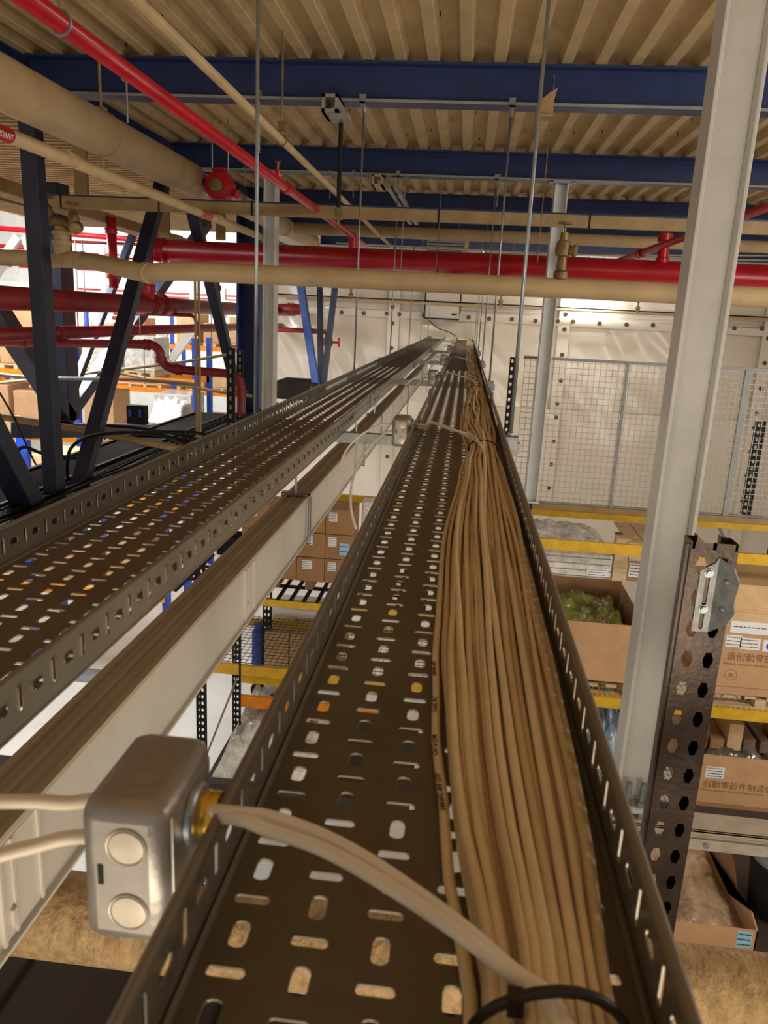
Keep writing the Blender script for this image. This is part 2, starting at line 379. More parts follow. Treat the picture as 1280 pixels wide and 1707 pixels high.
# ------------------------------------------------------------------ cable trays
def tray(x0, x1, label, cols, splice):
    zt, zb = -.36, -.42; y0, y1 = -.55, YW - .1; yh = 6.6; P = .0325; ph = .531 - .0325 / 2
    t = thing('cable_tray', label, 'cable tray', ((x0 + x1) / 2, 1, zb))
    n0 = -int((ph - y0) / P); n1 = int((yh - ph) / P)
    d = MB(); cw = .0495
    for ci in range(6):
        c = x0 + .0265 + ci * .0493
        for k in range(n0, n1):
            v0 = ph + k * P; tr = (k + ci) % 2 == 0
            hu, hv = (.013, .0042) if tr else (.0062, .0118)
            slot_cell(d, lambda u, v, w: (u, v, zb - w), c - .02465, c + .02465, v0, v0 + P, hu, hv, .002 if v0 < 3 else 0)
    ys, ye = ph + n0 * P, ph + n1 * P
    d.quad((x0, ys, zb), (x0 + .002, ys, zb), (x0 + .002, ye, zb), (x0, ye, zb)); d.quad((x1 - .003, ys, zb), (x1, ys, zb), (x1, ye, zb), (x1 - .003, ye, zb))
    d.quad((x0, ye, zb), (x1, ye, zb), (x1, y1, zb), (x0, y1, zb))
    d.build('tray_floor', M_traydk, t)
    for sx, x in ((-1, x0), (1, x1)):
        s = MB(); hm = (zt + zb) / 2
        for k in range(n0, n1):
            v0 = ph + k * P; tr = k % 2 == 0
            hu, hv = (.0145, .0034) if tr else (.0055, .0105)
            slot_cell(s, lambda u, v, w: (x + sx * w, v, u), zb + .008, zt - .006, v0, v0 + P, hu, hv, .0015 if v0 < 3 else 0)
        for a, b in ((zb, zb + .008), (zt - .006, zt)): s.quad((x, ys, a), (x, ye, a), (x, ye, b), (x, ys, b))
        s.quad((x, ye, zb), (x, y1, zb), (x, y1, zt), (x, ye, zt))
        s.build('side_wall', M_tray, t)
        r = MB(); xr = x + sx * .001
        pr = [(math.cos(a) * .0045, math.sin(a) * .0045) for a in [i * PI / 5 for i in range(10)]]
        r.prism(pr, (xr, ys, zt), (1, 0, 0), (0, 0, 1), (0, y1 - ys, 0)); r.build('rolled_rim', M_tray, t, smooth='auto')
        f = MB(); f.box(x - .001 if sx > 0 else x, x if sx > 0 else x + .001, ys, y1, zb - .004, zb); f.cyl((x - sx * .003, ys, zb + .001), (x - sx * .003, y1, zb + .001), .003, 6); f.build('corner_bend', M_tray, t)
    for y in splice:
        for sx, x in ((-1, x0), (1, x1)):
            b = MB(); b.box(x - .004 + sx * .006, x + .004 + sx * .006, y - .13, y + .13, zb + .004, zt + .004)
            b.box(x - .009 + sx * .004, x + .009 + sx * .004, y - .012, y + .012, zb, zt + .011)
            for q in (-.09, -.05, .05, .09): b.cyl((x + sx * .01, y + q, (zt + zb) / 2), (x + sx * .017, y + q, (zt + zb) / 2), .007, 6)
            b.build('splice_plate', M_galv, t)
    return t
tray(-.1525, .1475, 'perforated grey cable tray carrying the big beige cable bundle', 6, (3.95, 7.0, 10.1))
tray(-.715, -.418, 'empty perforated grey cable tray on the left, above the white rail', 6, (3.7, 6.7, 9.8))
# trapeze supports: strut + two rods with nuts
def support(y, n, vis=True):
    zb = -.4605; t = thing('trapeze_support', 'strut trapeze on two rods, %s' % n, 'tray support', (-.28, y, zb))
    s = MB(); s.box(-.80, .225, y - .0205, y - .018, zb, -.4235); s.box(-.80, .225, y + .018, y + .0205, zb, -.4235); s.box(-.80, .225, y - .018, y + .018, -.426, -.4235)
    s.build('strut', M_galv, t)
    e = MB(); e.box(.165, .215, y - .026, y + .026, -.47, -.40); e.build('strut_end_bracket', M_galv, t, bevel=.002)
    e = MB(); e.box(-.79, -.74, y - .026, y + .026, -.47, -.40); e.build('strut_end_bracket', M_galv, t, bevel=.002)
    for x in (-.757, .186):
        r = MB(); r.cyl((x, y, -.50), (x, y, DZ - .24), .0065, 8); rd = r.build('threaded_rod', M_zinc, t, smooth=True)
        nn = MB(); nn.cyl((x, y, -.40), (x, y, -.388), .013, 6); nn.cyl((x, y, -.482), (x, y, -.47), .013, 6); nn.build('hex_nut', M_zinc, t)
        c = MB(); c.box(x - .02, x + .02, y - .085, y - .055, DZ - .255, DZ - .2); c.cyl((x, y, DZ - .29), (x, y, DZ - .255), .014, 6); c.box(x - .018, x + .018, y - .085, y + .015, DZ - .256, DZ - .242); c.build('beam_clamp', M_galv, t)
    return t
names = ['nearest one, rods running off the top of the picture', 'second one, rods clamped to the wide navy beam', 'third one, rods reaching the second navy beam', 'fourth one, partway to the wall', 'fifth one, near the wall', 'last one, close against the sheet wall']
for y, n in zip(BY, names): support(y, n)
# junction boxes with knock-outs, bushing, lid
def junction_box(yc, label, first=False, xo=0):
    x0, x1 = -.243 + xo, -.18 + xo; z0, z1 = (-.447 if first else -.436), -.334; y0, y1 = yc - .052, yc + .052; zc = (z0 + z1) / 2
    t = thing('junction_box', label, 'junction box', ((x0 + x1) / 2, yc, z0))
    MB().box(x0, x1, y0, y1, z0, z1).build('box_body', M_box, t, smooth='auto', bevel=.012)
    MB().box(x1 - .004, x1 + .0015, y0 + .012, y1 - .012, z0 + .012, z1 - .012).build('cover_plate', M_box, t, bevel=.001)
    for q in (-.026, .027):
        k = MB(); c = Vector(((x0 + x1) / 2 + .004, y0 - .0004, zc - q)); k.lathe(c, (0, -1, 0), [(0, .0125), (.0009, .0125), (.0011, .0115)], 28)
        k.torus(c + Vector((0, -.0004, 0)), (0, 1, 0), .0142, .0006, 28, 5); k.build('knockout', M_ko, t, smooth='auto')
    k = MB(); k.box(x0 + .014, x0 + .018, y0 - .0006, y0 + .001, zc - .006, zc + .010); k.build('screw_slot', M_black, t)
    k = MB(); k.lathe(((x0 + x1) / 2, yc - .01, z1 - .0004), (0, 0, 1), [(0, .0145), (.0008, .0145), (.001, .0135)], 28); k.build('knockout', M_box, t, smooth='auto')
    zc2 = zc + .020
    l = MB(); l.lathe((x1 + .002, yc, zc2), (1, 0, 0), [(0, .023), (.004, .023), (.006, .021)], 24); l.build('lock_ring', M_zinc, t, smooth='auto')
    l = MB(); l.lathe((x1 + .008, yc, zc2), (1, 0, 0), [(0, .0175), (.004, .0185), (.006, .0175), (.010, .0185), (.014, .0175), (.0145, .0135), (.004, .0125)], 24); l.build('brass_bushing' if first else 'bushing', M_brass if first else M_galv, t, smooth='auto')
    return t, Vector((x1 + .022, yc, zc2)), Vector((x0, yc, zc))
jl = ['large grey steel junction box in the foreground, out of focus, brass bushing', 'grey junction box at the second support, white cables looping from it', 'small grey junction box further up the tray, third from the camera',
      'fourth grey junction box up the tray, tiny', 'fifth junction box up the tray, near the far end', 'sixth junction box, a speck before the wall', 'last junction box, at the wall']
JY = [.49, 2.66, 5.2, 7.55, 10.2, 12.9, 15.5]
PORT = []
for i, (y, l) in enumerate(zip(JY, jl)): PORT.append(junction_box(y, l, i == 0, 0 if i == 0 else .015))
def cab(pts, r, label, grp=None, mt=None, n=10, sub=6, name='network_cable'):
    o = MB().tube(pts, r, n, sub).build(name, mt or M_cabw, smooth=True); return tag(o, label, 'cable', grp)
# foreground pair leaving the bushing and crossing the tray into the bundle
p0 = PORT[0][1]; gA = 'white cables leaving the foreground junction box'
for q, dz in ((0, .004), (1, -.006)):
    s = p0 + Vector((-.016, .0 + q * .004, dz))
    o = [(0, 0), (-2, 22)][q]
    pts = [s, az(400 + o[0], 1356 + o[1] * .4, -.349), az(450 + o[0], 1362 + o[1], -.349), az(530, 1390 + o[1], -.350), az(610, 1432 + o[1], -.352), az(700, 1493 + o[1] * .8, -.356), az(780, 1553 + o[1] * .6, -.361), az(840, 1606 + o[1] * .4, -.370), az(895 + q * 10, 1652, -.374), az(935 + q * 12, 1715, -.376), az(965 + q * 12, 1800, -.378)]
    cab(pts, .0050, 'white cable arching from the foreground box over the tray, %s of the pair' % ('upper' if q == 0 else 'lower'), gA, sub=8)
p1 = PORT[0][2]
cab([p1 + Vector((.012, .01, .024)), az(120, 1338, -.372), az(60, 1336, -.372), az(-60, 1338, -.372), az(-200, 1350, -.38)], .0056, 'white cable entering the foreground box from the left, upper one', 'white cables entering the foreground box', sub=8)
cab([p1 + Vector((.012, -.005, -.004)), az(120, 1396, -.395), az(50, 1412, -.398), az(-60, 1440, -.40), az(-200, 1470, -.41)], .0056, 'white cable entering the foreground box from the left, lower one', 'white cables entering the foreground box', sub=8)
# box cables at the further boxes
tw = {1: (770, 742), 2: (795, 646), 3: (792, 612), 4: (785, 590)}
wd = ['second', 'third', 'fourth', 'fifth', 'sixth']
for i in (1, 2, 3, 4):
    s = PORT[i][1]; yc = JY[i]; s2 = PORT[i][2]
    for q in (0, 1):
        e = Vector((.03 + .012 * q, yc - .16 + .03 * q, -.368))
        pts = [s + Vector((-.016, 0, .004 - .01 * q)), s + Vector((.03, -.01, .006 - .01 * q)), Vector((-.09, yc - .04 - .02 * q, -.345)), Vector((-.03, yc - .1 - .03 * q, -.352)), e, Vector((.07, yc - .30, -.372)), Vector((.085, yc - .55, -.385))]
        cab(pts, .0042, 'white cable from the %s junction box over to the bundle' % wd[i - 1], 'white cables from the %s box to the bundle' % wd[i - 1])
    if i < 4:
        s = s2
        f = 1.0
        pts = [s + Vector((.01, 0, .02)), s + Vector((-.04, -.02, .018)), s + Vector((-.11, -.06, -.02)), s + Vector((-.155, -.1, -.08)), s + Vector((-.165, -.12, -.15))]
        cab(pts, .0042, 'white cable looping left and down from the %s junction box, short one' % wd[i - 1])
        pts = [s + Vector((.01, -.01, 0)), s + Vector((-.03, -.03, -.012)), s + Vector((-.085, -.09, -.07)), s + Vector((-.115, -.15, -.16)), s + Vector((-.11, -.2, -.24)), s + Vector((-.085, -.24, -.30))]
        cab(pts, .0042, 'white cable drooping down from the %s junction box, long one with loose end' % wd[i - 1])
# the beige bundle
KEY = [(-.55, .03, .12, .03), (.2, .032, .118, .034), (.40, .036, .118, .034), (.53, .018, .128, .028), (.72, .002, .134, .024), (.92, -.006, .138, .022), (1.38, -.010, .139, .024), (2.1, .016, .130, .030), (2.46, .038, .122, .036), (3.0, .010, .134, .028),
       (3.7, .012, .137, .026), (4.55, .040, .124, .036), (5.3, .015, .137, .026), (6.6, .03, .13, .03), (8, .01, .135, .026), (10, .03, .13, .03), (12, .02, .135, .03), (16.6, .03, .13, .03)]
def prof(y):
    for a, b in zip(KEY, KEY[1:]):
        if a[0] <= y <= b[0]:
            t = (y - a[0]) / (b[0] - a[0]); t = t * t * (3 - 2 * t); return [a[i] + (b[i] - a[i]) * t for i in (1, 2, 3)]
    return KEY[-1][1:]
lay = []
for r_, n_ in ((0, 15), (1, 15), (2, 13), (3, 9)):
    for i in range(n_): lay.append(((i + .5 + random.uniform(-.2, .2)) / n_, (r_ + random.uniform(0, .35)) / 3.35))
yl = [-.55 + .12 * i for i in range(34)] + [3.6 + .2 * i for i in range(36)] + [10.9 + .5 * i for i in range(12)]
for ci, (u, h) in enumerate(lay):
    pts = []; sd = ci * 13.7; rr = .0046
    for y in yl:
        xl, xr, H = prof(y)
        am = .055 if y < 2.3 else .11 if y < 4.4 else .2
        fq = 1.6 if y < 2.3 else 3 if y < 4.4 else 5.5
        tie = min(abs(y - q) for q in (.4, 2.46, 4.55)); k = min(1, .35 + tie * 1.4)
        uu = u + k * am * 2 * noise.noise(Vector((y * fq * .7, sd, 0))); uu = min(.98, max(.02, uu))
        hh = h + k * .35 * noise.noise(Vector((y * fq, sd, 9)))
        hh = min(1.1, max(0, hh)) * (1 - .45 * (2 * uu - 1) ** 2)
        pts.append((xl + .004 + uu * (xr - xl - .004), y, -.4155 + hh * (H + .006)))
    mt = M_cable if ci % 3 else M_cable2
    cab(pts, rr if ci % 5 else .0038, 'beige network cable running in the thick bundle along the tray', 'beige cables of the bundle', mt, 8, 2)
# printed lettering on the outermost cable
tp = thing('printed_cable', 'outermost beige cable on the left edge of the bundle with a printed line', 'cable', (0, .9, -.41))
pts = []
for y in [-.4 + .1 * i for i in range(40)]:
    xl, xr, H = prof(y); pts.append((xl - .003, y, -.4135))
MB().tube(pts, .0046, 10, 2).build('cable_jacket', M_cable, tp, smooth=True)
yy = .58
for wtxt in ('24AWG 4PR UTP', 'CAT 6 CMR', 'E1635 75C', '24AWG 4PR'):
    xl = prof(yy)[0]; xm = prof(yy + .05)[0]
    ex = Vector((xm - xl, .05, 0)).normalized()
    text(wtxt,   .0074, (xl - .0052 + .0024, yy, -.4085), ex, Vector((-ex.y, ex.x, 0)), M_ink, tp, thick=.0002)
    yy += .085
# black ties around the bundle
for k, (y, nm) in enumerate(((.377, 'black cable tie strapped round the bundle at the bottom edge'), (2.46, 'thin black tie round the bundle where the second box cables join'), (4.55, 'thin black tie round the bundle beyond the second support'))):
    xl, xr, H = prof(y); cx = (xl + xr) / 2; pts = []
    for i in range(25):
        a = 2 * PI * i / 24; pts.append((cx + math.cos(a) * ((xr - xl) / 2 + .005), y + .004 * math.sin(a * 2) - (.018 if k == 0 else 0), -.398 + math.sin(a) * .022 + ((.016 if k == 0 else .006) if math.sin(a) > 0 else 0) * math.sin(a)))
    t = thing('cable_tie', nm, 'cable tie', (cx, y, -.419))
    MB().tube(pts, (.0034 if k == 0 else .002), 6).build('strap', M_tie, t, smooth=True)
    b = MB(); b.box(xl + .014, xl + .023, y - .026, y - .016, -.374, -.362) if k == 0 else b.box(xl + .01, xl + .016, y - .004, y + .004, -.374, -.366); b.build('tie_head', M_tie, t)
# ------------------------------------------------------------------ white rail under the left tray
zt = -.69; xa, xb = -.648, -.562; zb = -.862
t = thing('trunking_rail', 'white steel rail with a brown top, running between the two trays', 'rail', (-.6, 1, zb))
mb = MB(); mb.box(xb - .006, xb, -.6, YW - .2, zb, zt - .004); mb.box(xb, xb + .010, -.6, YW - .2, zb, zb + .006); mb.box(xa, xb + .006, -.6, YW - .2, zt - .006, zt - .003); mb.box(xa, xa + .004, -.6, YW - .2, zb, zt); mb.build('rail_web', M_rail, t)
mb = MB(); mb.box(xa, xb + .006, -.6, YW - .2, zt - .003, zt); mb.box(xa, xa + .012, -.6, YW - .2, zt, zt + .006); mb.box(xb - .006, xb + .006, -.6, YW - .2, zt, zt + .006); mb.box(-.61, -.603, -.6, YW - .2, zt, zt + .004); mb.build('rail_top', M_raildk, t)
for y in (ax(30, 1450, xb).y, 2.02, 4.2, 6.4, 8.6):
    b = MB(); b.box(xb, xb + .003, y - .05, y + .05, zb + .012, zt - .012); b.box(xb + .003, xb + .007, y - .05, y - .044, zb + .012, zt - .012); b.box(xb + .003, xb + .007, y + .044, y + .05, zb + .012, zt - .012)
    b.box(xb + .003, xb + .006, y - .02, y - .014, zb + .012, zt - .012)
    b.build('joint_cover', M_rail, t)
    MB().box(xb + .002, xb + .009, y - .03, y - .022, zb + .03, zb + .055).build('latch', M_rail, t)
for i, y in enumerate((2.83, 4.5, 5.43, 8.03, 10.65)):
    c = thing('rail_hanger', 'small galvanised clamp and rod holding the white rail, %s' % ['nearest one', 'second one', 'third one', 'fourth one', 'farthest one'][i], 'hanger', (-.605, y, zb))
    b = MB(); b.box(xa - .012, xb + .012, y - .014, y + .014, zt + .008, zt + .012); b.box(xa - .012, xa - .008, y - .014, y + .014, zt - .012, zt + .012); b.box(xb + .008, xb + .012, y - .014, y + .014, zt - .008, zt + .012); b.build('clamp', M_galv, c)
    b = MB(); b.cyl((xb + .012, y - .01, zb - .014), (xb + .012, y - .01, zt), .004, 6); b.cyl((xb + .016, y + .012, zb - .004), (xb + .016, y + .012, zt), .003, 6); b.box(xb - .01, xb + .018, y - .014, y + .014, zb - .016, zb - .012); b.build('hook_rod', M_galv, c)
    b = MB(); b.cyl((-.605, y, zt + .01), (-.605, y, -.46), .005, 6); b.build('threaded_rod', M_zinc, c)
# ------------------------------------------------------------------ pipes
def pipe(name, label, pts, r, mt, couplings=(), n=20, sub=0, cat='pipe', group=None, cr=1.18, cl=.06):
    """a pipe thing; couplings: (fraction of a segment) -> rings"""
    a = Vector(pts[0]); t = thing(name, label, cat, (a + Vector(pts[-1])) / 2, group)
    MB().tube(pts, r, n, sub).build('pipe_run', mt, t, smooth=True)
    for c, d in couplings:
        c = Vector(c); d = Vector(d).normalized()
        m_ = MB(); m_.lathe(c - d * cl / 2, d, [(0, r * 1.02), (0, r * cr), (cl * .3, r * cr * 1.03), (cl * .3, r * cr * .97), (cl * .7, r * cr * .97), (cl * .7, r * cr * 1.03), (cl, r * cr), (cl, r * 1.02)], n)
        m_.build('coupling', mt, t, smooth='auto')
    return t
# big lagged pipe crossing below the trays
yb, zbp, rb = 1.37, -1.335, .091
pipe('lagged_pipe', 'fat dusty tan pipe crossing below the trays at the bottom of the picture', [(-2.4, yb, zbp), (2.4, yb, zbp)], rb, M_dust, n=40)
# red main across
zr = .065 * 8.6 + .02; X = (1, 0, 0)
xe = at(262, 422, 8.6).x
t = pipe('sprinkler_main', 'thick bright red sprinkler main spanning across, level with the tan pipe', [(xe, 8.6, zr), (7.5, 8.6, zr)], .110, M_red, [((xe + .05, 8.6, zr), X), ((3.3, 8.6, zr), X), ((at(1190, 455, 8.6).x, 8.6, zr), X)], n=28, cr=1.15, cl=.10)
b = MB(); p = at(728, 440, 8.6)
b.torus((p.x, 8.6, zr), X, .118, .008, 24, 6); b.cyl((p.x, 8.6, zr + .11), (p.x, 8.6, DZ - .25), .006, 6); b.build('clevis_hanger', M_bronze, t)
# riser elbow to the lower red pipe
zm = .0
t = pipe('riser_pipe', 'red vertical riser with a strap saddle joining the upper and lower red mains', [(xe - .10, 8.6, zr), (xe - .13, 8.6, zr - .03), (xe - .15, 8.6, zr - .10), (xe - .15, 8.6, zm + .05)], .098, M_red, [((xe - .02, 8.6, zr), X), ((xe - .15, 8.6, zm + .17), (0, 0, 1))], sub=4, cr=1.2, cl=.09)
XM = -3.62
pipe('sprinkler_main', 'thick dull red main at eye level running back past the navy truss', [(XM, 2.6, zm - .01), (XM, 16.4, zm - .01)], .094, M_reddk, [((XM, 9.1, zm), (0, 1, 0)), ((XM, 8.8, zm), (0, 1, 0)), ((XM, 13.6, zm), (0, 1, 0))], n=24, cr=1.2, cl=.09)
b = MB()
for y in (8.8, 9.1): b.torus((XM, y, zm), (0, 1, 0), .115, .016, 24, 6)
tag(b.build('pipe_saddle', M_reddk), 'red strap saddle clamped round the dull red main below the riser', 'clamp')
# red line overhead along the tray direction + tee
xr_, zr_ = -1.27, .80
t = pipe('branch_pipe', 'slim bright red pipe sloping overhead from the top left corner to the red main', [(xr_, 1.0, zr_), (xr_, 9.6, zr_)], .030, M_red, [((xr_, 8.6, zr_), (0, 1, 0)), ((xr_, 5.45, zr_), (0, 1, 0))], cr=1.25, cl=.08)
MB().cyl((xr_, 8.6, zr + .08), (xr_, 8.6, zr_ ), .05, 16).build('tee_outlet', M_red, t, smooth='auto')
b = MB(); yh_ = az(120, 38, zr_).y; b.torus((xr_, yh_, zr_), (0, 1, 0), .034, .005, 24, 6); b.cyl((xr_, yh_, zr_ + .03), (xr_, yh_, DZ), .004, 6); b.build('pipe_hanger', M_galv, t)
b = MB(); p = Vector((xr_, 5.2, zr_)); b.lathe(p + Vector((0, 0, .025)), (0, 0, 1), [(0, .016), (.03, .016), (.032, .022), (.04, .022), (.045, .008), (.06, .008)], 10); b.build('sprinkler_outlet', M_red, t)
b = MB(); b.lathe(p + Vector((0, 0, .085)), (0, 0, 1), [(0, .009), (.03, .009), (.032, .02), (.035, .02)], 10); b.build('sprinkler_head', M_bronze, t)
# right red branch with tee, slanting
pa = at(1280, 345, 6.8); pb = at(1030, 436, 9.3)
t = pipe('branch_pipe', 'red branch pipe slanting down from the right edge behind the big white post', [pa + (pa - pb), pb], .036, M_red, [(pa.lerp(pb, .8), pb - pa)], cr=1.3, cl=.08)
p = at(1107, 412, 8.6)
b = MB(); b.lathe((p.x, 8.6, zr + .08), (0, 0, 1), [(0, .07), (.05, .07), (.06, .055), (.2, .055), (.21, .075), (.29, .075), (.3, .05)], 18); tag(b.build('pipe_tee', M_red, smooth='auto'), 'red grooved tee on top of the red main where the slanting branch joins', 'pipe fitting')
# tan pipe across
zn = .205; yn = 4.8
pt = [at(-60, 428, 5.8), at(60, 431, 5.75), at(150, 436, 5.6), at(200, 446, 5.1), at(245, 455, 4.85), (at(300, 460, 4.8).x, yn, zn), (at(420, 460, 4.8).x, yn, zn), (1, yn, zn), (2.4, yn, zn), (6.5, yn, zn)]
t = pipe('gas_pipe', 'tan pipe crossing in front of everything, just under the bright red main', pt, .0575, M_tan, [(at(245, 455, 4.85), at(245, 455, 4.85) - at(200, 446, 5.1)), (at(132, 434, 5.65), X), (at(80, 433, 5.75), X)], sub=6, n=24, cr=1.08, cl=.09)
def valve(base, s, label, lean=0):
    t = thing('hose_valve', label, 'valve', base); b = Vector(base)
    m_ = MB(); m_.lathe(b, (0, 0, 1), [(0, .02 * s), (.03 * s, .048 * s), (.07 * s, .05 * s), (.085 * s, .034 * s), (.1 * s, .034 * s), (.17 * s, .03 * s), (.18 * s, .05 * s), (.22 * s, .055 * s), (.27 * s, .045 * s), (.28 * s, .03 * s), (.33 * s, .026 * s)], 16)
    m_.build('valve_body', M_bronze, t, smooth='auto')
    m_ = MB(); c = b + Vector((0, 0, .22 * s)); m_.cyl(c, c + Vector((.08 * s, -.03 * s, -.01 * s)), .03 * s, 14); m_.cyl(c + Vector((.06 * s, -.022 * s, -.007 * s)), c + Vector((.085 * s, -.032 * s, -.01 * s)), .04 * s, 14); m_.build('outlet', M_bronze, t, smooth='auto')
    m_ = MB(); c = b + Vector((0, 0, .33 * s)); m_.cyl(c, c + Vector((0, 0, .07 * s)), .008 * s, 8); m_.torus(c + Vector((0, 0, .06 * s)), (0, 0, 1), .045 * s, .007 * s, 18, 6)
    for k in range(3): a = k * PI / 3; m_.bar(c + Vector((math.cos(a) * .045 * s, math.sin(a) * .045 * s, .06 * s)), c - Vector((math.cos(a) * .045 * s, math.sin(a) * .045 * s, -.06 * s)), .008 * s, .006 * s, (0, 0, 1))
    m_.build('handwheel', M_bronze, t)
    return t
p = at(935, 467, 4.75); valve((p.x, 4.8, zn + .03), .85, 'tan bronze hose valve standing on the tan pipe, right of the slim white post')
# tee with twin valves at the left end
p = at(104, 425, 5.72); t = thing('valve_manifold', 'dull tan twin valve manifold on the left end of the tan pipe', 'valve', p)
m_ = MB(); m_.lathe(p, (0, 0, 1), [(0, .058), (.06, .058), (.07, .068), (.10, .068), (.105, .055), (.14, .055), (.145, .066), (.165, .066), (.17, .05), (.20, .04)], 18); m_.build('tee_neck', M_tan, t, smooth='auto')
c = p + Vector((0, 0, .22)); m_ = MB(); m_.cyl(c + Vector((-.12, 0, .03)), c + Vector((.13, 0, -.02)), .036, 14); m_.cyl(c + Vector((-.12, 0, .03)), c + Vector((-.14, -.08, .02)), .042, 12); m_.cyl(c + Vector((.13, 0, -.02)), c + Vector((.15, -.08, -.04)), .042, 12); m_.build('cross_body', M_bronze, t, smooth='auto')
for q in ((-.10, .03), (.10, -.01)):
    m_ = MB(); d = c + Vector((q[0], 0, q[1])); m_.lathe(d, (0, 0, 1), [(0, .04), (.05, .045), (.09, .03), (.11, .012), (.16, .012)], 12); m_.torus(d + Vector((0, 0, .15)), (0, 0, 1), .05, .008, 16, 6); m_.bar(d + Vector((-.05, 0, .15)), d + Vector((.05, 0, .15)), .01, .008, (0, 1, 0)); m_.build('valve_stem', M_bronze, t, smooth='auto')
# fat tan pipe upper left
xt, zt2 = -2.46, 1.06
pipe('air_pipe', 'fat tan pipe at the upper left running away under the navy girder', [(xt, 1.5, zt2), (xt, 6.95, zt2)], .135, M_tan, [], n=32)
pipe('air_pipe', 'far length of the fat tan pipe beyond the red valve', [(xt, 7.2, zt2), (xt + .0, 12.4, zt2)], .105, M_tan, [((xt, 8.3, zt2), (0, 1, 0)), ((xt, 9.6, zt2), (0, 1, 0)), ((xt, 10.4, zt2), (0, 1, 0))], n=24, cr=1.08, cl=.12)
b = MB(); yh = az(212, 225, zt2).y; b.torus((xt, yh, zt2), (0, 1, 0), .137, .006, 32, 6); b.cyl((xt, yh, zt2 + .13), (xt, yh, DZ), .010, 6); b.cyl((xt, yh, zt2 - .22), (xt, yh, zt2 - .13), .012, 6); b.box(xt - .03, xt + .03, yh - .03, yh + .03, zt2 + .12, zt2 + .16); tag(b.build('pipe_hanger', M_tandk), 'tan band hanger round the fat tan pipe', 'hanger')
# red valve on its end
c = at(367, 312, 6.95); t = thing('alarm_valve', 'round red valve body hanging at the end of the fat tan pipe', 'valve', c)
m_ = MB(); m_.lathe(c + Vector((0, -.10, 0)), (0, 1, 0), [(0, .03), (0, .06), (.01, .11), (.05, .13), (.09, .13), (.13, .115), (.2, .11), (.24, .09)], 24); m_.build('valve_body', M_red, t, smooth='auto')
m_ = MB(); m_.lathe(c + Vector((.0, -.11, 0)), (0, -1, 0), [(0, .055), (.03, .055), (.035, .045)], 20); m_.build('grey_hub', M_bronze, t, smooth='auto')
m_ = MB(); m_.box(c.x - .05, c.x + .05, c.y - .05, c.y + .05, c.z + .11, c.z + .15)
m_.cyl(c + Vector((.10, 0, -.04)), c + Vector((.16, -.02, -.06)), .04, 10); m_.build('bracket', M_red, t)
m_ = MB()
for dx in (-.07, .07): m_.cyl(c + Vector((dx, 0, .13)), (c.x + dx, c.y, DZ), .006, 6)
m_.build('hanger_rod', M_zinc, t)
# slim tan conduit overhead
xc, zc = -1.16, .97
t = pipe('conduit', 'slim straight tan conduit overhead to the right of the red pipe', [(xc, 1.0, zc), (xc, 12.5, zc)], .0215, M_tan, [((xc, 6.3, zc), (0, 1, 0))], n=12, cr=1.15)
b = MB(); p = az(503, 235, zc); b.torus((xc, p.y, zc), (0, 1, 0), .03, .004, 14, 5); b.cyl((xc, p.y, zc + .03), (xc, p.y, DZ - (.2 if abs(p.y - 5.4) < .2 else .0)), .006, 6); b.box(xc - .02, xc + .02, p.y - .02, p.y + .02, zc + .05, zc + .1); b.build('conduit_hanger', M_bronze, t)
# second tan pipe lower-left with red band marker
x2, z2 = -2.10, .70
dY = (0, 1, 0)
t = pipe('tan_pipe', 'medium tan pipe with a red marker band, below the fat tan pipe', [(x2, 1.5, z2), (x2, 11.5, z2)], .033, M_tan, [(az(118, 265, z2), dY), (az(220, 312, z2), dY), (az(365, 365, z2), dY)], n=18, cr=1.1, cl=.07)
ya = az(0, 222, z2).y
b = MB(); b.cyl((x2, ya - .35, z2), (x2, ya + .045, z2), .0335, 24); mk = b.build('marker_band', M_red, t, smooth='auto')
b = MB(); yb2 = az(338, 357, z2).y; b.cyl((x2, yb2 - .12, z2), (x2, yb2 + .12, z2), .0335, 24); b.build('marker_band', mat('faded_red_band', (190, 90, 74), .5), t, smooth='auto')
# lettering on the near band, facing the camera side (+x, below)
nrm = Vector((.93, 0, -.37)).normalized(); ext = Vector((0, 1, 0)); eyt = nrm.cross(ext)
text('REDUNDANT', .036, Vector((x2, ya - .19, z2)) + nrm * .0345 - eyt * .012, ext, eyt, M_label, mk)
# tan square duct / raceway spanning with joints
yq = 6.5; zq = .121 * yq
t = thing('raceway', 'long flat tan raceway with dark joint straps, crossing below the third beam', 'raceway', (1, yq, zq))
MB().box(at(75, 325, yq).x, 6.5, yq, yq + .05, zq - .045, zq + .045).build('raceway_body', M_tandk, t)
MB().box(at(75, 325, yq).x, 6.5, yq + .0, yq + .06, zq + .045, zq + .058).build('raceway_lid', M_blue, t)
for px in (102, 265, 420, 565, 732, 985, 1200):
    p = at(px, 350, yq); b = MB(); b.box(p.x - .006, p.x + .006, yq - .004, yq + .054, zq - .05, zq + .062); b.build('joint_strap', M_black, t)
for px in (625, 640):
    pass
# pipe behind at y~388 px
yy_ = 10.1; zz_ = .1 * yy_
pipe('tan_pipe', 'tan pipe high up behind the flat raceway, near the back beams', [(at(490, 378, yy_).x, yy_, zz_), (6.5, yy_, zz_)], .07, M_tan, [((1.0, yy_, zz_), X), ((3.6, yy_, zz_), X)], n=18)
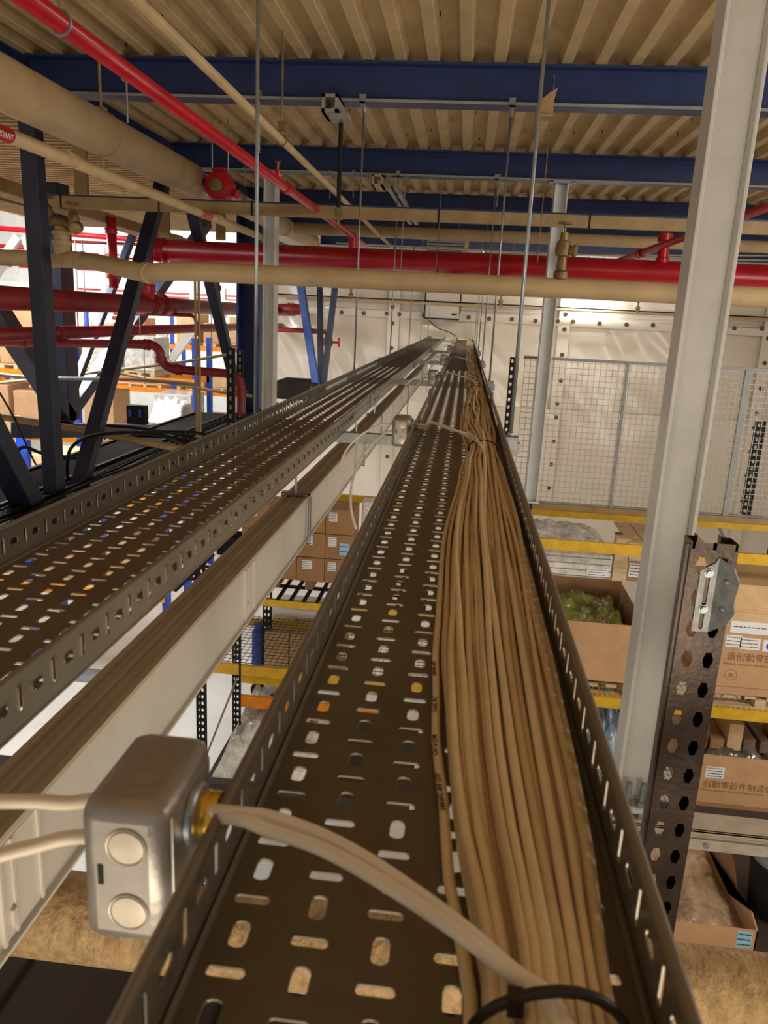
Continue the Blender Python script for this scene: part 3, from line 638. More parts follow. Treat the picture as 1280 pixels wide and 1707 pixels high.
# thin sprinkler line at the sheet wall
ys_ = YW - .35; za = at(640, 502, ys_).z
t = pipe('sprinkler_line', 'thin tan sprinkler line along the top of the white sheet wall', [(-4.0, ys_, za), (8, ys_, za)], .026, M_tan, [], n=10)
for px, py in ((585, 488), (835, 498), (1063, 512)):
    p = at(px, py, ys_); b = MB(); b.lathe((p.x, ys_, za), (0, 0, 1), [(0, .03), (.06, .03), (.08, .05), (.12, .05), (.14, .02), (.2, .02), (.22, .045), (.24, .045), (.25, .01)], 10); b.build('sprinkler_head', M_bronze, t)
b = MB(); b.box(-4, 8, ys_ + .03, ys_ + .06, za + .03, za + .055); b.build('line_shadow', M_black, t)  # black strip stands in for the dark shadow along the line
# white hatch/duct on wall top
p0_ = at(711, 478, YW - .3); p1_ = at(765, 532, YW - .3)
t = thing('wall_duct', 'off-white boxed duct with dark grimy seams high on the sheet wall', 'duct', (p0_.x, YW - .3, p1_.z))
MB().box(p0_.x, p1_.x, YW - .3, YW, p1_.z, p0_.z + .5).build('duct_body', M_rail, t, bevel=.01)
b = MB(); b.box(p0_.x - .02, p0_.x, YW - .32, YW - .1, p1_.z, p0_.z + .5); b.box(p1_.x, p1_.x + .02, YW - .32, YW - .1, p1_.z + .1, p0_.z + .5); b.box(p0_.x - .02, p1_.x, YW - .32, YW - .1, p1_.z - .025, p1_.z); b.box(p0_.x, p1_.x, YW - .31, YW - .3, p1_.z + .30, p1_.z + .32); b.box(p1_.x - .16, p1_.x - .05, YW - .31, YW - .3, p1_.z + .07, p1_.z + .10); b.build('grimy_seam', M_black, t)
cab([at(713, 532, YW - .4), at(730, 547, YW - .6), at(747, 553, YW - 1.0), at(760, 560, YW - 2)], .008, 'dark wire dropping from the boxed duct to the tray end', mt=M_black)
# unit heater-like box under the beams, far
p = at(742, 407, 12.6); t = thing('unit_box', 'small grey ribbed equipment box hanging under the far beams', 'equipment box', p)
b = MB(); b.box(p.x - .28, p.x + .28, 12.6, 13.0, p.z - .11, p.z + .11); b.cyl((p.x - .2, 12.8, p.z), (p.x - .2, 12.8, DZ), .006, 6); b.cyl((p.x + .2, 12.8, p.z), (p.x + .2, 12.8, DZ), .006, 6); b.build('housing', M_grey, t, bevel=.01)
b = MB()
for k in range(4): b.box(p.x - .27, p.x + .27, 12.595, 12.6, p.z - .08 + k * .045, p.z - .07 + k * .045)
b.build('rib', M_dkgrey, t)
b = MB(); b.box(p.x + .3, p.x + .36, 12.6, 12.9, p.z - .13, p.z + .13); b.build('tan_bracket', M_tan, t)
for k, (a, b_) in enumerate((((560, 405), (1280, 434)), ((480, 416), (1280, 426)))):
    cab([at(*a, 11.2), at((a[0] + b_[0]) / 2, (a[1] + b_[1]) / 2 + 3, 11.2), at(*b_, 11.2)], .012, ['thin pale wire strung under the far beams, upper one', 'thin pale wire strung under the far beams, lower one'][k], mt=M_rail, n=6)
# red riser, red small valve on wall left part
# ------------------------------------------------------------------ hangers and bits at the ceiling
# square tube end + black rod (x=553..568)
p = at(552, 175, 5.25); t = thing('tube_bracket', 'grey open-ended square tube with a black drop rod, clamped to the wide navy beam', 'bracket', p)
b = MB(); q = .052
for a0, a1, c0, c1 in ((-q, q, q - .02, q), (-q, q, -q, -q + .02), (-q, -q + .02, -q, q), (q - .02, q, -q, q)): b.box(p.x + a0, p.x + a1, 5.2, 5.45, p.z + c0, p.z + c1)
b.build('square_tube', M_grey, t)
MB().box(p.x + .0, p.x + .12, 5.22, 5.34, p.z - .085, p.z - q).build('clamp_foot', M_grey, t)
x_ = p.x + .058; b = MB(); b.cyl((x_, 5.3, p.z - .60), (x_, 5.3, p.z - .09), .014, 10); b.build('drop_rod', M_black, t)
b = MB(); b.box(x_ - .025, x_ + .025, 5.27, 5.33, p.z - .67, p.z - .60); b.cyl((x_, 5.3, p.z - .70), (x_, 5.3, p.z - .55), .008, 6); b.build('rod_socket', M_bronze, t)
p = at(630, 302, 7.9); t = thing('tube_bracket', 'small tan square tube end under the second navy beam', 'bracket', p)
b = MB(); q = .05
for a0, a1, c0, c1 in ((-q, q, q - .016, q), (-q, q, -q, -q + .016), (-q, -q + .016, -q, q), (q - .016, q, -q, q)): b.box(p.x + a0, p.x + a1, 7.85, 8.1, p.z + c0, p.z + c1)
b.build('square_tube', M_tan, t)
# strut channels hanging at (655-690,300-370)
for i, (a, b_, l) in enumerate((((656, 310), (676, 345), 'galvanised channel pair hanging diagonally under the second navy beam'), ((678, 352), (692, 372), 'shorter galvanised channel piece just below the raceway'))):
    a = at(*a, 7.7); b2 = at(*b_, 9.6); t = thing('strut_channel', l, 'strut', a)
    for dx in (-.05, .02): MB().bar(a + Vector((dx, 0, 0)), b2 + Vector((dx, 0, 0)), .04, .04).build('channel', M_galv, t)
# hook bracket tan at (530,350)px of crop2 -> (912,180)
p = at(912, 180, 5.3); t = thing('hook_bracket', 'tan folded metal clip with a thin hanging wire under the wide navy beam', 'bracket', p)
b = MB(); b.prism([(-.05, -.06), (.03, -.06), (.03, .02), (.045, .09), (.0, .06), (-.05, .02)], (p.x, 5.2, p.z), X, (0, 0, 1), (0, .02, 0)); b.box(p.x - .06, p.x + .03, 5.18, 5.3, p.z - .075, p.z - .06); b.box(p.x - .07, p.x - .06, 5.18, 5.3, p.z - .09, p.z); b.build('clip', M_tandk, t)
b = MB(); b.cyl((p.x + .02, 5.21, p.z - .06), (p.x + .02, 5.21, at(905, 440, 5.21).z), .003, 6); b.cyl((p.x + .02, 5.21, p.z + .08), (p.x + .02, 5.21, p.z + .16), .002, 5); b.build('hanging_wire', M_bronze, t)
# small rod hangers (thin) dangling at various places
for i, (px, y0_, y1_, Y) in enumerate(((865 / 2, 152, 255, 5.4), (818 / 2, 278, 310, 8.0), (1102 / 2, 285, 332, 8.0), (832, 292, 345, 8.0), (676, 292, 455, 8.0), (210, 120, 205, 4.7), (590, 284, 330, 8), (705, 395, 440, 12), (806, 395, 440, 12), (825, 395, 430, 12), (858, 400, 430, 12))):
    a = at(px, y0_, Y); b_ = at(px - 1, y1_, Y); b = MB(); b.cyl((a.x, Y, b_.z), (a.x, Y, a.z), .006, 6); b.box(a.x - .018, a.x + .018, Y - .03, Y + .01, a.z - .05, a.z); b.cyl((a.x, Y, a.z), (a.x, Y, a.z + .04), .005, 6)
    tag(b.build('hanger_rod', M_galv), 'thin hanger rod with a clamp %s' % ['under the wide navy beam beside the first support rod', 'under the second beam, left, short one', 'under the second beam beside the black drop rod', 'under the second beam, right, beside a support rod', 'running down to the red main left of centre', 'at the fat tan pipe, upper left', 'under the second beam near the tan clip', 'far back beside the grey equipment box, left', 'far back right of the equipment box, first', 'far back right of the equipment box, second', 'far back right of the equipment box, third'][i], 'hanger', 'thin hanger rods under the roof beams')
# ------------------------------------------------------------------ navy truss on the left
def member(a, b, w, h, label, mt=M_bluedk, name='truss_member', side=(0, 1, 0)):
    o = MB().bar(a, b, w, h, side).build(name, mt, bevel=.006); return tag(o, label, 'truss member')
XT = -3.0
def tx(px, py, x=XT): return ax(px, py, x)
a = tx(53, 250); b_ = tx(93, 838); member((XT, a.y, DZ - .28), (XT, b_.y, b_.z - .4), .115, .115, 'navy upright tube of the truss, nearest, left edge of the view')
member(tx(272, 300), tx(122, 850), .12, .10, 'navy diagonal tube leaning from the upper right down to the left of the truss', side=(1, 0, 0))
member(tx(318, 340), tx(392, 640), .12, .10, 'navy diagonal tube sloping down to the right, beside the big navy column', side=(1, 0, 0))
a = tx(-60, 640); member(a, tx(62, 868), .17, .14, 'wide navy diagonal brace at the far left edge above the left tray', side=(1, 0, 0))
t = thing('truss_column', 'big square navy column right behind the white post', 'column', (XT, 10.9, -2.5))
x0 = at(401, 500, 10.9).x; x1 = at(439, 500, 10.9).x; ibm = MB(); ibm.box(x0, x1, 10.9, 10.93, -2.6, DZ - .3); ibm.box(x0, x0 + .03, 10.7, 11.1, -2.6, DZ - .3); ibm.box(x1 - .03, x1, 10.7, 11.1, -2.6, DZ - .3); ibm.build('column_section', M_blue, t)
member(at(501, 474, 13.7), at(528, 650, 13.7), .16, .12, 'lighter blue diagonal strut right of the white post', M_blue2)
member(at(533, 465, 14.2), at(535, 660, 14.2), .10, .10, 'dark navy vertical strut between two diagonals beyond the white post')
member(at(560, 465, 14.0), at(538, 650, 14.0), .11, .10, 'dark slanting strut crossing the lighter blue one')
# rear truss
XR = -4.5
a = tx(97, 430, XR); member((XR, a.y, 1.2), (XR, a.y, tx(112, 700, XR).z), .27, .2, 'thick navy column of the rear truss behind the red mains', M_bluedk)
member(tx(345, 372, XR), tx(112, 690, XR), .16, .14, 'navy diagonal of the rear truss with a light edge, rising to the right', M_bluedk, side=(1, 0, 0))
member(tx(-30, 480, XR), tx(112, 700, XR), .2, .16, 'navy diagonal of the rear truss falling to the column foot, far left', M_bluedk, side=(1, 0, 0))
member(tx(222, 390, XR), tx(118, 660, XR), .09, .08, 'thin dark brace leaning between the rear truss members', M_bluedk, side=(1, 0, 0))
member(tx(85, 705, XR) + Vector((0, -.6, 0)), tx(300, 716, XR), .22, .16, 'navy bottom chord of the rear truss', M_bluedk, side=(1, 0, 0))
# tan angle struts under deck, left (x~130-150,230-310; 360-370,330)
for i, (px, a_, b2, Y) in enumerate(((132, 232, 330, 7.4), (274, 340, 395, 9.5), (368, 345, 400, 10.5))):
    p = at(px, a_, Y); q = at(px, b2, Y); tag(MB().box(p.x - .07, p.x + .05, Y, Y + .05, q.z, DZ + .01).build('drop_plate', M_tandk), 'flat tan drop plate hanging from the left deck bay, %s' % ['nearest', 'middle', 'farthest'][i], 'bracket')
# sloped tan duct/cable ladder in left deck bay
for k, (a_, b2, w_, l) in enumerate((((-40, 300), (350, 420), .22, 'sloped tan duct in the left bay running back below the deck'), ((-30, 318), (300, 400), .10, 'narrow tan duct beside the sloped duct in the left bay'))):
    a = ax(*a_, -4.2 - k * .4); b_ = ax(*b2, -4.2 - k * .4); tag(MB().bar(a, b_, w_, .12, (1, 0, 0)).build('duct', M_tandk, bevel=.01), l, 'duct')
# ------------------------------------------------------------------ lower red piping on the left
pz = ax(30, 553, -4.0).z
pipe('branch_pipe', 'dull red pipe running back beneath the thick red main', [(-4.0, 4.6, ax(0, 558, -4.0).z), (-4.0, 19, ax(0, 558, -4.0).z)], .062, M_reddk, [((-4.0, 7.4, ax(0, 558, -4.0).z), dY), ((-4., 12.5, ax(0, 558, -4.0).z), dY)], cr=1.2)
YS = 7.3
pts = [at(-40, 570, YS), at(120, 572, YS), at(235, 574, YS), at(255, 576, YS), at(266, 586, YS), at(269, 600, YS), at(279, 611, YS), at(298, 616, YS), at(345, 620, YS), at(385, 624, YS), at(398, 632, YS), at(402, 655, YS), at(402, 690, YS)]
pipe('drain_pipe', 'dull red pipe with an S bend stepping down, in front of the rear truss', pts, .042, M_reddk, [(pts[2] + Vector((.06, 0, 0)), X), (pts[5], (0, 0, 1)), (pts[7], X), (at(40, 571, YS), X), (pts[11], (0, 0, 1))], sub=5, cr=1.25)
pipe('riser_pipe', 'red vertical riser left of the strap saddle, entering the dull red main', [at(185, 362, 8.8), at(190, 480, 8.8)], .052, M_red, [(at(188, 460, 8.8), (0, 0, 1)), (at(185, 385, 8.8), (0, 0, 1))], cr=1.3)
pipe('riser_pipe', 'short red riser seen left of the big navy column', [at(357, 425, 10.5), at(362, 500, 10.5)], .05, M_reddk, [(at(361, 480, 10.5), (0, 0, 1))], cr=1.3)
pipe('branch_pipe', 'thin dark red pipe with an elbow, above the S-bend pipe', [at(190, 522, 9.5), at(300, 525, 9.5), at(318, 526, 9.5), at(326, 533, 9.5), at(328, 560, 9.5)], .022, M_reddk, [(at(192, 530, 9.5), X)], sub=4, n=10)
for i, (a_, b2, r_, Y) in enumerate((((-30, 338), (100, 350), .07, 16), ((-30, 378), (330, 408), .06, 18), ((-30, 408), (60, 414), .05, 20), ((60, 400), (330, 412), .03, 16), ((-30, 425), (250, 432), .03, 22))):
    pipe('far_sprinkler_pipe', 'bright red pipe far off in the white hall, %s' % ['topmost', 'second down, long', 'short one at the edge', 'thin one', 'lowest'][i], [at(*a_, Y), at(*b2, Y)], r_, M_red, n=10)
pipe('branch_pipe', 'dull red pipe stub ending in a gate valve, right of the white post', [at(455, 549, 14.5), at(543, 553, 14.5)], .045, M_reddk, [(at(520, 552, 14.5), X)], n=12)
pipe('sprinkler_main', 'end of the dull red main seen right of the white post', [at(462, 515, 14.8), at(500, 516, 14.8)], .1, M_reddk, [(at(485, 515.5, 14.8), X)], cr=1.15, cl=.12)
p = at(547, 570, 14.5); t = thing('gate_valve', 'small red gate valve with a handwheel, right of the blue struts', 'valve', p)
b = MB(); b.cyl(at(547, 553, 14.5), at(547, 580, 14.5), .06, 12); b.cyl(at(547, 563, 14.5), at(547, 577, 14.5), .085, 12); b.cyl(p, p + Vector((.2, 0, 0)), .02, 8); b.build('valve_body', M_reddk, t)
b = MB(); b.torus(p + Vector((.2, 0, 0)), X, .075, .014, 16, 6); b.bar(p + Vector((.2, 0, -.07)), p + Vector((.2, 0, .07)), .015, .015); b.build('handwheel', M_red, t)
# hall wires and rods dropping
for i, (px, a_, b2, Y) in enumerate(((125, 400, 480, 9), (137, 400, 545, 9), (229, 400, 560, 9), (325, 465, 730, 6.6), (331, 465, 760, 6.6), (240, 585, 640, 9), (352, 520, 600, 9.5), (128, 500, 545, 8), (145, 500, 545, 8))):
    a = at(px, a_, Y); b_ = at(px + 1, b2, Y); tag(MB().cyl((a.x, Y, b_.z), (a.x, Y, a.z), .006 if i not in (3, 4) else .012, 6).build('drop_rod', M_grey if i < 3 else M_tandk), 'thin drop rod on the left, %s' % ['just right of the valve manifold', 'second right of the valve manifold', 'beside the leaning navy diagonal, upper', 'tan one by the navy diagonal, left of two', 'tan one by the navy diagonal, right of two', 'short one below the thick red main', 'short one above the S-bend pipe', 'short one at the strapped clamp of the S-bend pipe', 'short one right beside the leaning diagonal'][i], 'hanger', 'thin drop rods among the left pipes')
# tan/grey conduit lines in the left mid area
for i, (pp, r_, Y, l) in enumerate((([(-20, 640), (60, 632), (200, 616), (300, 604), (385, 590)], .018, 9, 'pale conduit rising to the right across the bright hall'),
        ([(-20, 622), (60, 630), (200, 632), (315, 640), (326, 648), (330, 690), (333, 735)], .02, 8, 'grey conduit ending in an elbow and dropping, in front of the racks'),
        ([(-20, 692), (60, 704), (150, 720), (230, 735), (290, 746), (370, 764)], .03, 6.3, 'long tan conduit strapped along under the navy chord'),
        ([(200, 622), (260, 634), (360, 652), (420, 660)], .02, 9.5, 'thin grey conduit falling to the right below the S-bend pipe'))):
    cab([at(*q, Y) for q in pp], r_, l, mt=M_tandk if i != 1 else M_grey, name='conduit', sub=4)
# unistrut uprights, dark, left of the big column
for i, (px, a_, b2, Y, w_) in enumerate(((384, 580, 760, 7.0, .075), (400, 582, 720, 7.3, .06))):
    a = at(px, a_, Y); b_ = at(px, b2, Y); t = thing('slotted_upright', ['dark slotted strut upright just left of the big navy column, front one', 'dark slotted strut upright behind the front one'][i], 'upright', b_)
    mb = MB(); mb.box(a.x - w_ / 2, a.x + w_ / 2, Y, Y + .04, b_.z, a.z); mb.build('strut', M_black, t)
    mb = MB()
    for k in range(12): z = b_.z + (a.z - b_.z) * (k + .5) / 12; mb.box(a.x - .008, a.x + .008, Y - .002, Y, z - .02, z + .02)
    mb.build('slot', M_grey, t)
# ------------------------------------------------------------------ dark duct top below the truss, black cables
ZD = -1.45
t = thing('cable_duct', 'wide dark flat duct running back beneath the truss, left of the light strip', 'duct', (-3.4, 5, ZD - .1))
MB().box(-3.68, -3.22, 2.5, 10.6, ZD - .1, ZD).build('duct_body', M_dkgrey, t, bevel=.01)
b = MB(); b.box(-3.70, -3.66, 2.5, 10.6, ZD - .1, ZD + .02); b.box(-3.24, -3.21, 2.5, 10.6, ZD - .1, ZD + .015); b.build('duct_flange', M_black, t)
t = thing('cable_duct', 'narrow dark duct carrying black cables between the light strip and the left tray rim', 'duct', (-2.95, 5, ZD - .1))
MB().box(-3.13, -2.7, 2.5, 10.6, ZD - .12, ZD - .03).build('duct_body', M_black, t, bevel=.01)
b = MB(); b.box(-3.15, -3.12, 2.5, 10.6, ZD - .12, ZD + .0); b.box(-2.71, -2.68, 2.5, 10.6, ZD - .12, ZD + .0); b.build('duct_flange', M_dkgrey, t)
q = at(460, 660, 13.6); r_ = at(530, 640, 13.6); tag(MB().box(q.x, r_.x, 13.6, 14.4, q.z - .05, r_.z + .02).build('duct', M_dkgrey, bevel=.01), 'dark flat duct end just right of the far white post, above the left tray', 'duct')
random.seed(3)
for i in range(12):
    o_ = random.uniform(-.06, .06); o_ = -3.08 + .028 * i; pts = [Vector((o_, y_, ZD - .01 + .012 * (i % 3))) for y_ in (2.6, 4.2, 5.6, 7.0, 9, 12)]
    for p in pts: p.x += random.uniform(-.02, .02); p.z += random.uniform(0, .05)
    cab(pts, .011, 'black power cable lying in the gap between the dark ducts', 'black cables between the dark ducts', M_black, 6, 6, name='power_cable')
for i, pp in enumerate(([(115, 812), (112, 780), (120, 745), (160, 725), (240, 722), (300, 735), (345, 765)], [(40, 770), (25, 760), (40, 745), (75, 757), (140, 765)], [(170, 722), (260, 720), (330, 722), (375, 735)], [(-10, 640), (20, 690), (50, 755), (60, 775)], [(160, 708), (240, 715), (320, 730), (380, 758)], [(180, 728), (270, 728), (340, 742), (390, 752)])):
    cab([at(*q, 5.9 + .12 * i) for q in pp], .015 if i != 3 else .008, ['black cable looping up over the truss foot with a drooping plug end', 'short black cable loop at the far left', 'black cable draped along under the navy chord', 'thin slanting cable at the left edge', 'sagging black cable above the dark ducts, middle', 'lowest sagging black cable above the dark ducts'][i], mt=M_black, n=6, name='power_cable')
p = at(246, 705, 6.5)
t = thing('control_box', 'small black control box on the navy chord', 'equipment box', at(226, 705, 7.9)); q = at(226, 692, 7.9); MB().box(q.x - .1, q.x + .1, 7.9, 8.0, q.z - .1, q.z + .1).build('housing', M_black, t)
for dx in (-.06, .05): MB().box(q.x + dx - .015, q.x + dx + .015, 7.89, 7.9, q.z - .02, q.z + .06).build('blue_tube', M_rblue, t)
# ------------------------------------------------------------------ cartons etc. helpers
def labelq(mb, x0, x1, z0, z1, y): mb.box(x0, x1, y - .002, y, z0, z1)
def stickers(t, lst, y):
    for (x0, x1, z0, z1, mt, lines) in lst:
        MB().box(x0, x1, y - .002, y, z0, z1).build('label_sticker', mt, t)
        if lines:
            b = MB(); h = (z1 - z0); w_ = x1 - x0
            for k in range(lines):
                zz = z1 - h * (k + .6) / (lines + .3); r_ = random.Random(k * 7 + int(x0 * 100)); xx = x0 + w_ * .07
                while xx < x1 - w_ * .12:
                    l_ = w_ * r_.uniform(.04, .13); b.box(xx, min(xx + l_, x1 - w_ * .05), y - .0035, y - .002, zz - h * .035, zz + h * .035); xx += l_ + w_ * .03
            b.build('label_print', M_ink, t)
def carton(x0, x1, y0, y1, z0, z1, label, mt=None, group=None, open_=False, fr=0, name='carton', tape=True):
    t = thing(name, label, 'box', ((x0 + x1) / 2, (y0 + y1) / 2, z0), group); mt = mt or M_card; w_ = .012
    if not open_:
        MB().box(x0, x1, y0, y1, z0, z1).build('carton_body', mt, t, bevel=.006)
        if tape: MB().box((x0 + x1) / 2 - .03, (x0 + x1) / 2 + .03, y0 - .001, y1, z1, z1 + .001).build('tape', M_card2, t)
    else:
        b = MB(); b.box(x0, x1, y0, y0 + w_, z0, z1 - fr); b.box(x0, x1, y1 - w_, y1, z0, z1); b.box(x0, x0 + w_, y0, y1, z0, z1 - fr * .3); b.box(x1 - w_, x1, y0, y1, z0, z1 - fr * .3); b.box(x0, x1, y0, y1, z0, z0 + .01); b.build('carton_body', mt, t)
    return t
def blob(name, label, cat, x0, x1, y0, y1, z0, z1, mt, sd=0, nx=22, ny=18, amp=.3, group=None, parent=None, kind=None):
    """a crumpled heap of film or wrapped goods"""
    mb = MB()
    for j in range(ny + 1):
        for i in range(nx + 1):
            u = i / nx; v = j / ny; e = min(1, min(u, 1 - u, v, 1 - v) * 7)
            n = .55 + amp * (abs(noise.noise(Vector((u * 5 + sd, v * 5, sd)))) * 2 + .8 * abs(noise.noise(Vector((u * 13 + sd, v * 12, sd)))))
            mb.v.append((x0 + (x1 - x0) * u, y0 + (y1 - y0) * v, z0 + (z1 - z0) * min(1.15, n) * e))
    for j in range(ny):
        for i in range(nx): a = j * (nx + 1) + i; mb.f.append((a, a + 1, a + nx + 2, a + nx + 1))
    k = len(mb.v); mb.v += [(x0, y0, z0), (x1, y0, z0), (x1, y1, z0), (x0, y1, z0)]; mb.f.append((k + 3, k + 2, k + 1, k))
    if parent: return mb.build(name, mt, parent, smooth=True)
    return tag(mb.build(name, mt, smooth=True), label, cat, group, kind)
def pallet(x0, x1, y0, y1, z, label, group=None):
    t = thing('pallet', label, 'pallet', ((x0 + x1) / 2, (y0 + y1) / 2, z), group)
    nb = 7; w_ = (y1 - y0)
    n = max(4, int((x1 - x0) / .16))
    for k in range(3):
        yb_ = y0 + .05 + (w_ - .1) * k / 2
        for x in (x0, (x0 + x1) / 2 - .05, x1 - .1): MB().box(x, x + .1, yb_ - .05, yb_ + .05, z + .02, z + .10).build('block', M_wood, t)
        MB().box(x0, x1, yb_ - .05, yb_ + .05, z, z + .02).build('bottom_board', M_wood, t)
    for k in range(n):
        xx = x0 + (x1 - x0 - .1) * k / (n - 1); MB().box(xx, xx + .1, y0, y1, z + .10, z + .125).build('deck_board', M_wood, t)
    return t
# ------------------------------------------------------------------ the rack on the right and behind
YF, YB_ = 6.95, 8.15
def upright(x, y, z0, z1, label, mt=M_black, wd_=.09, group=None, hole=M_label):
    t = thing('rack_upright', label, 'rack upright', (x, y, z0), group)
    n = int((z1 - z0) / .075); mb = MB(); P_ = (z1 - z0) / n
    for c in (-1, 1):
        for k in range(n):
            slot_cell(mb, lambda u, v, w: (x + u, y + w, v), min(0, c * wd_ / 2), max(0, c * wd_ / 2), z0 + k * P_, z0 + (k + 1) * P_, .012, .018, .003)
    mb.box(x - wd_ / 2, x - wd_ / 2 + .003, y, y + .07, z0, z1); mb.box(x + wd_ / 2 - .003, x + wd_ / 2, y, y + .07, z0, z1)
    mb.build('slotted_face', mt, t); return t
def rackbeam(x0, x1, y, z, label, mt=M_yel, h=.11, group=None):
    t = thing('rack_beam', label, 'rack beam', ((x0 + x1) / 2, y, z - h), group)
    b = MB(); b.box(x0, x1, y, y + .045, z - h, z); b.box(x0, x1, y + .045, y + .06, z - h, z - .035); b.build('beam_section', mt, t, bevel=.004)
    return t
zA = at(1000, 863, YB_).z
XR0, XR1 = -3.2, 5.4
# top tier (z about -1.75)
zt1 = at(1000, 850, YB_).z
rackbeam(-1.9, XR1, YB_, zt1 - .035, 'yellow rack beam directly below the wire fence', h=.075)
t = thing('kick_rail', 'grey-brown steel rail lying on the yellow beam under the fence', 'rail', (1, YB_, zt1)); MB().box(.5, XR1, YB_ - .02, YB_ + .07, zt1 - .035, zt1 + .03).build('rail_section', M_tandk, t, bevel=.004)
zf1 = at(1000, 905, YF).z
rackbeam(.2, XR1, YF, zf1, 'yellow rack beam lower than the fence one, in front of the wrapped stack', h=.10)
# second tier shelf
zf2 = at(1020, 1164, YF).z
rackbeam(.2, XR1, YF, zf2, 'yellow rack beam under the open carton and the printed carton', h=.11)
rackbeam(.2, XR1, YB_, zf2, 'rear yellow rack beam under the open carton', h=.11)
# mesh decks
def mesh_deck(x0, x1, y0, y1, z, label, p=.1, mt=M_wdark, p2=.05):
    t = thing('wire_deck', label, 'wire shelf', ((x0 + x1) / 2, y0, z)); b = MB()
    x = x0
    while x <= x1: b.box(x, x + .005, y0, y1, z, z + .005); x += p2
    y = y0
    while y <= y1: b.box(x0, x1, y, y + .005, z + .005, z + .01); y += p
    tag(b.build('wire_mesh', mt, t), kind='stuff'); return t
mesh_deck(.2, XR1, YF, YB_, zf2 + .002, 'dark wire shelf deck below the printed carton', .1, M_yel)
# third tier
zf3 = at(1200, 1375, YF).z
rackbeam(.2, XR1, YF, zf3, 'lower yellow rack beam behind the galvanised cross channel', M_yel, h=.11)
mesh_deck(.2, XR1, YF, YB_, zf3, 'lowest dark wire shelf deck under the lower printed carton')
# uprights of the right rack
upright(at(853, 650, YB_).x, YB_ - .04, zt1 - .1, at(853, 595, YB_).z, 'black slotted rack upright poking up beside the second support rod')
upright(at(1257, 780, YB_ + .2).x, YB_ + .2, at(1247, 858, YB_ + .2).z, at(1269, 703, YB_ + .2).z, 'black slotted rack upright behind the fence at the right edge')
upright(3.4, YB_, FZ, zt1 - .12, 'black rack upright behind the cartons near the right edge')
for i, (a, b_) in enumerate((((1195, 872), (1280, 1050)), ((1150, 990), (1110, 1090)))):
    if i == 0: tag(MB().bar(at(*a, 8.6), at(*b_, 8.6), .03, .03).build('rack_brace', M_grey), 'thin grey diagonal brace behind the rack at the right edge', 'brace')
# wire fence on top
t = thing('wire_fence', 'grey square-mesh wire fence panel run standing on the rack', 'fence', (2, YB_ + .03, zt1))
ft = at(1000, 605, YB_).z; fb = zt1 + .03; xs_ = at(866, 700, YB_).x
b = MB(); x = xs_
while x < XR1: b.box(x, x + .005, YB_ + .03, YB_ + .0345, fb, ft); x += .0595
z = fb
while z < ft: b.box(xs_, XR1, YB_ + .0345, YB_ + .039, z, z + .005); z += .0595
tag(b.build('wire_mesh', M_wire, t), kind='stuff')
MB().box(xs_ - .01, XR1, YB_ + .015, YB_ + .05, ft, ft + .03).build('top_rail', M_grey, t)
MB().box(xs_ - .01, XR1, YB_ + .015, YB_ + .05, fb - .01, fb + .015).build('bottom_rail', M_grey, t)
for px, w_ in ((1032, .028), (1230, .055)):
    x = at(px, 730, YB_).x; MB().box(x - w_ / 2, x + w_ / 2, YB_ - .0, YB_ + .03, fb, ft + .01).build('fence_post', M_grey, t)
# goods
yg = YF + .06
p = at(878, 880, 7.7); q = at(1022, 966, 7.15)
t = thing('wrapped_stack', 'flat stack wrapped in shiny clear film on the second shelf tier, left of the crate', 'wrapped goods', (1, 7.5, q.z))
zs0 = at(1000, 966, 7.2).z; zs1 = at(1000, 925, 7.2).z
xL = at(878, 930, 7.2).x; xR_ = at(1022, 930, 7.2).x
MB().box(xL - .3, xR_, 7.2, 8.1, zs0, zs1).build('stack_body', M_wrap, t, bevel=.02)
for k in range(4): MB().box(xL - .3, xR_ + .006, 7.194, 7.2, zs0 + .02 + k * (zs1 - zs0) / 4, zs0 + .025 + k * (zs1 - zs0) / 4).build('layer_line', M_dim, t)
blob('film_top', '', '', xL - .3, xR_, 7.2, 8.1, zs1 - .01, zs1 + .16, M_wrap, 3, parent=t)
stickers(t, [(at(978, 950, 7.2).x, at(1014, 950, 7.2).x, zs0 + .03, zs0 + .11, M_label, 3)], 7.194)
# crate behind post
t = thing('wooden_crate', 'pale wooden crate with a corner post, half hidden by the big white post', 'crate', (1.6, 7.6, zs0))
xa_, xb_ = at(1028, 900, 7.35).x, at(1052, 900, 7.35).x; zc1 = at(1040, 874, 7.9).z
MB().box(xa_, xb_, 7.35, 7.47, zs0 - .05, zc1).build('corner_post', M_wood, t)
xc_ = at(1192, 900, 7.35).x
MB().box(xb_, xc_, 7.37, 8.1, zs0 - .05, zc1 - .14).build('crate_wall', M_carddk, t)
for k in range(5): MB().box(xb_ - .02 + k * (xc_ - xb_) / 5, xb_ - .02 + (k + .92) * (xc_ - xb_) / 5, 7.33, 8.12, zc1 - .05, zc1 - .03).build('lid_board', M_wood, t)
MB().box(xb_, xc_, 7.34, 7.37, zc1 - .22, zc1 - .05).build('crate_rim', M_wood, t)
stickers(t, [(at(1049, 950, 7.35).x, at(1083, 950, 7.35).x, at(1060, 963, 7.35).z, at(1060, 940, 7.35).z, M_label, 4)], 7.369)
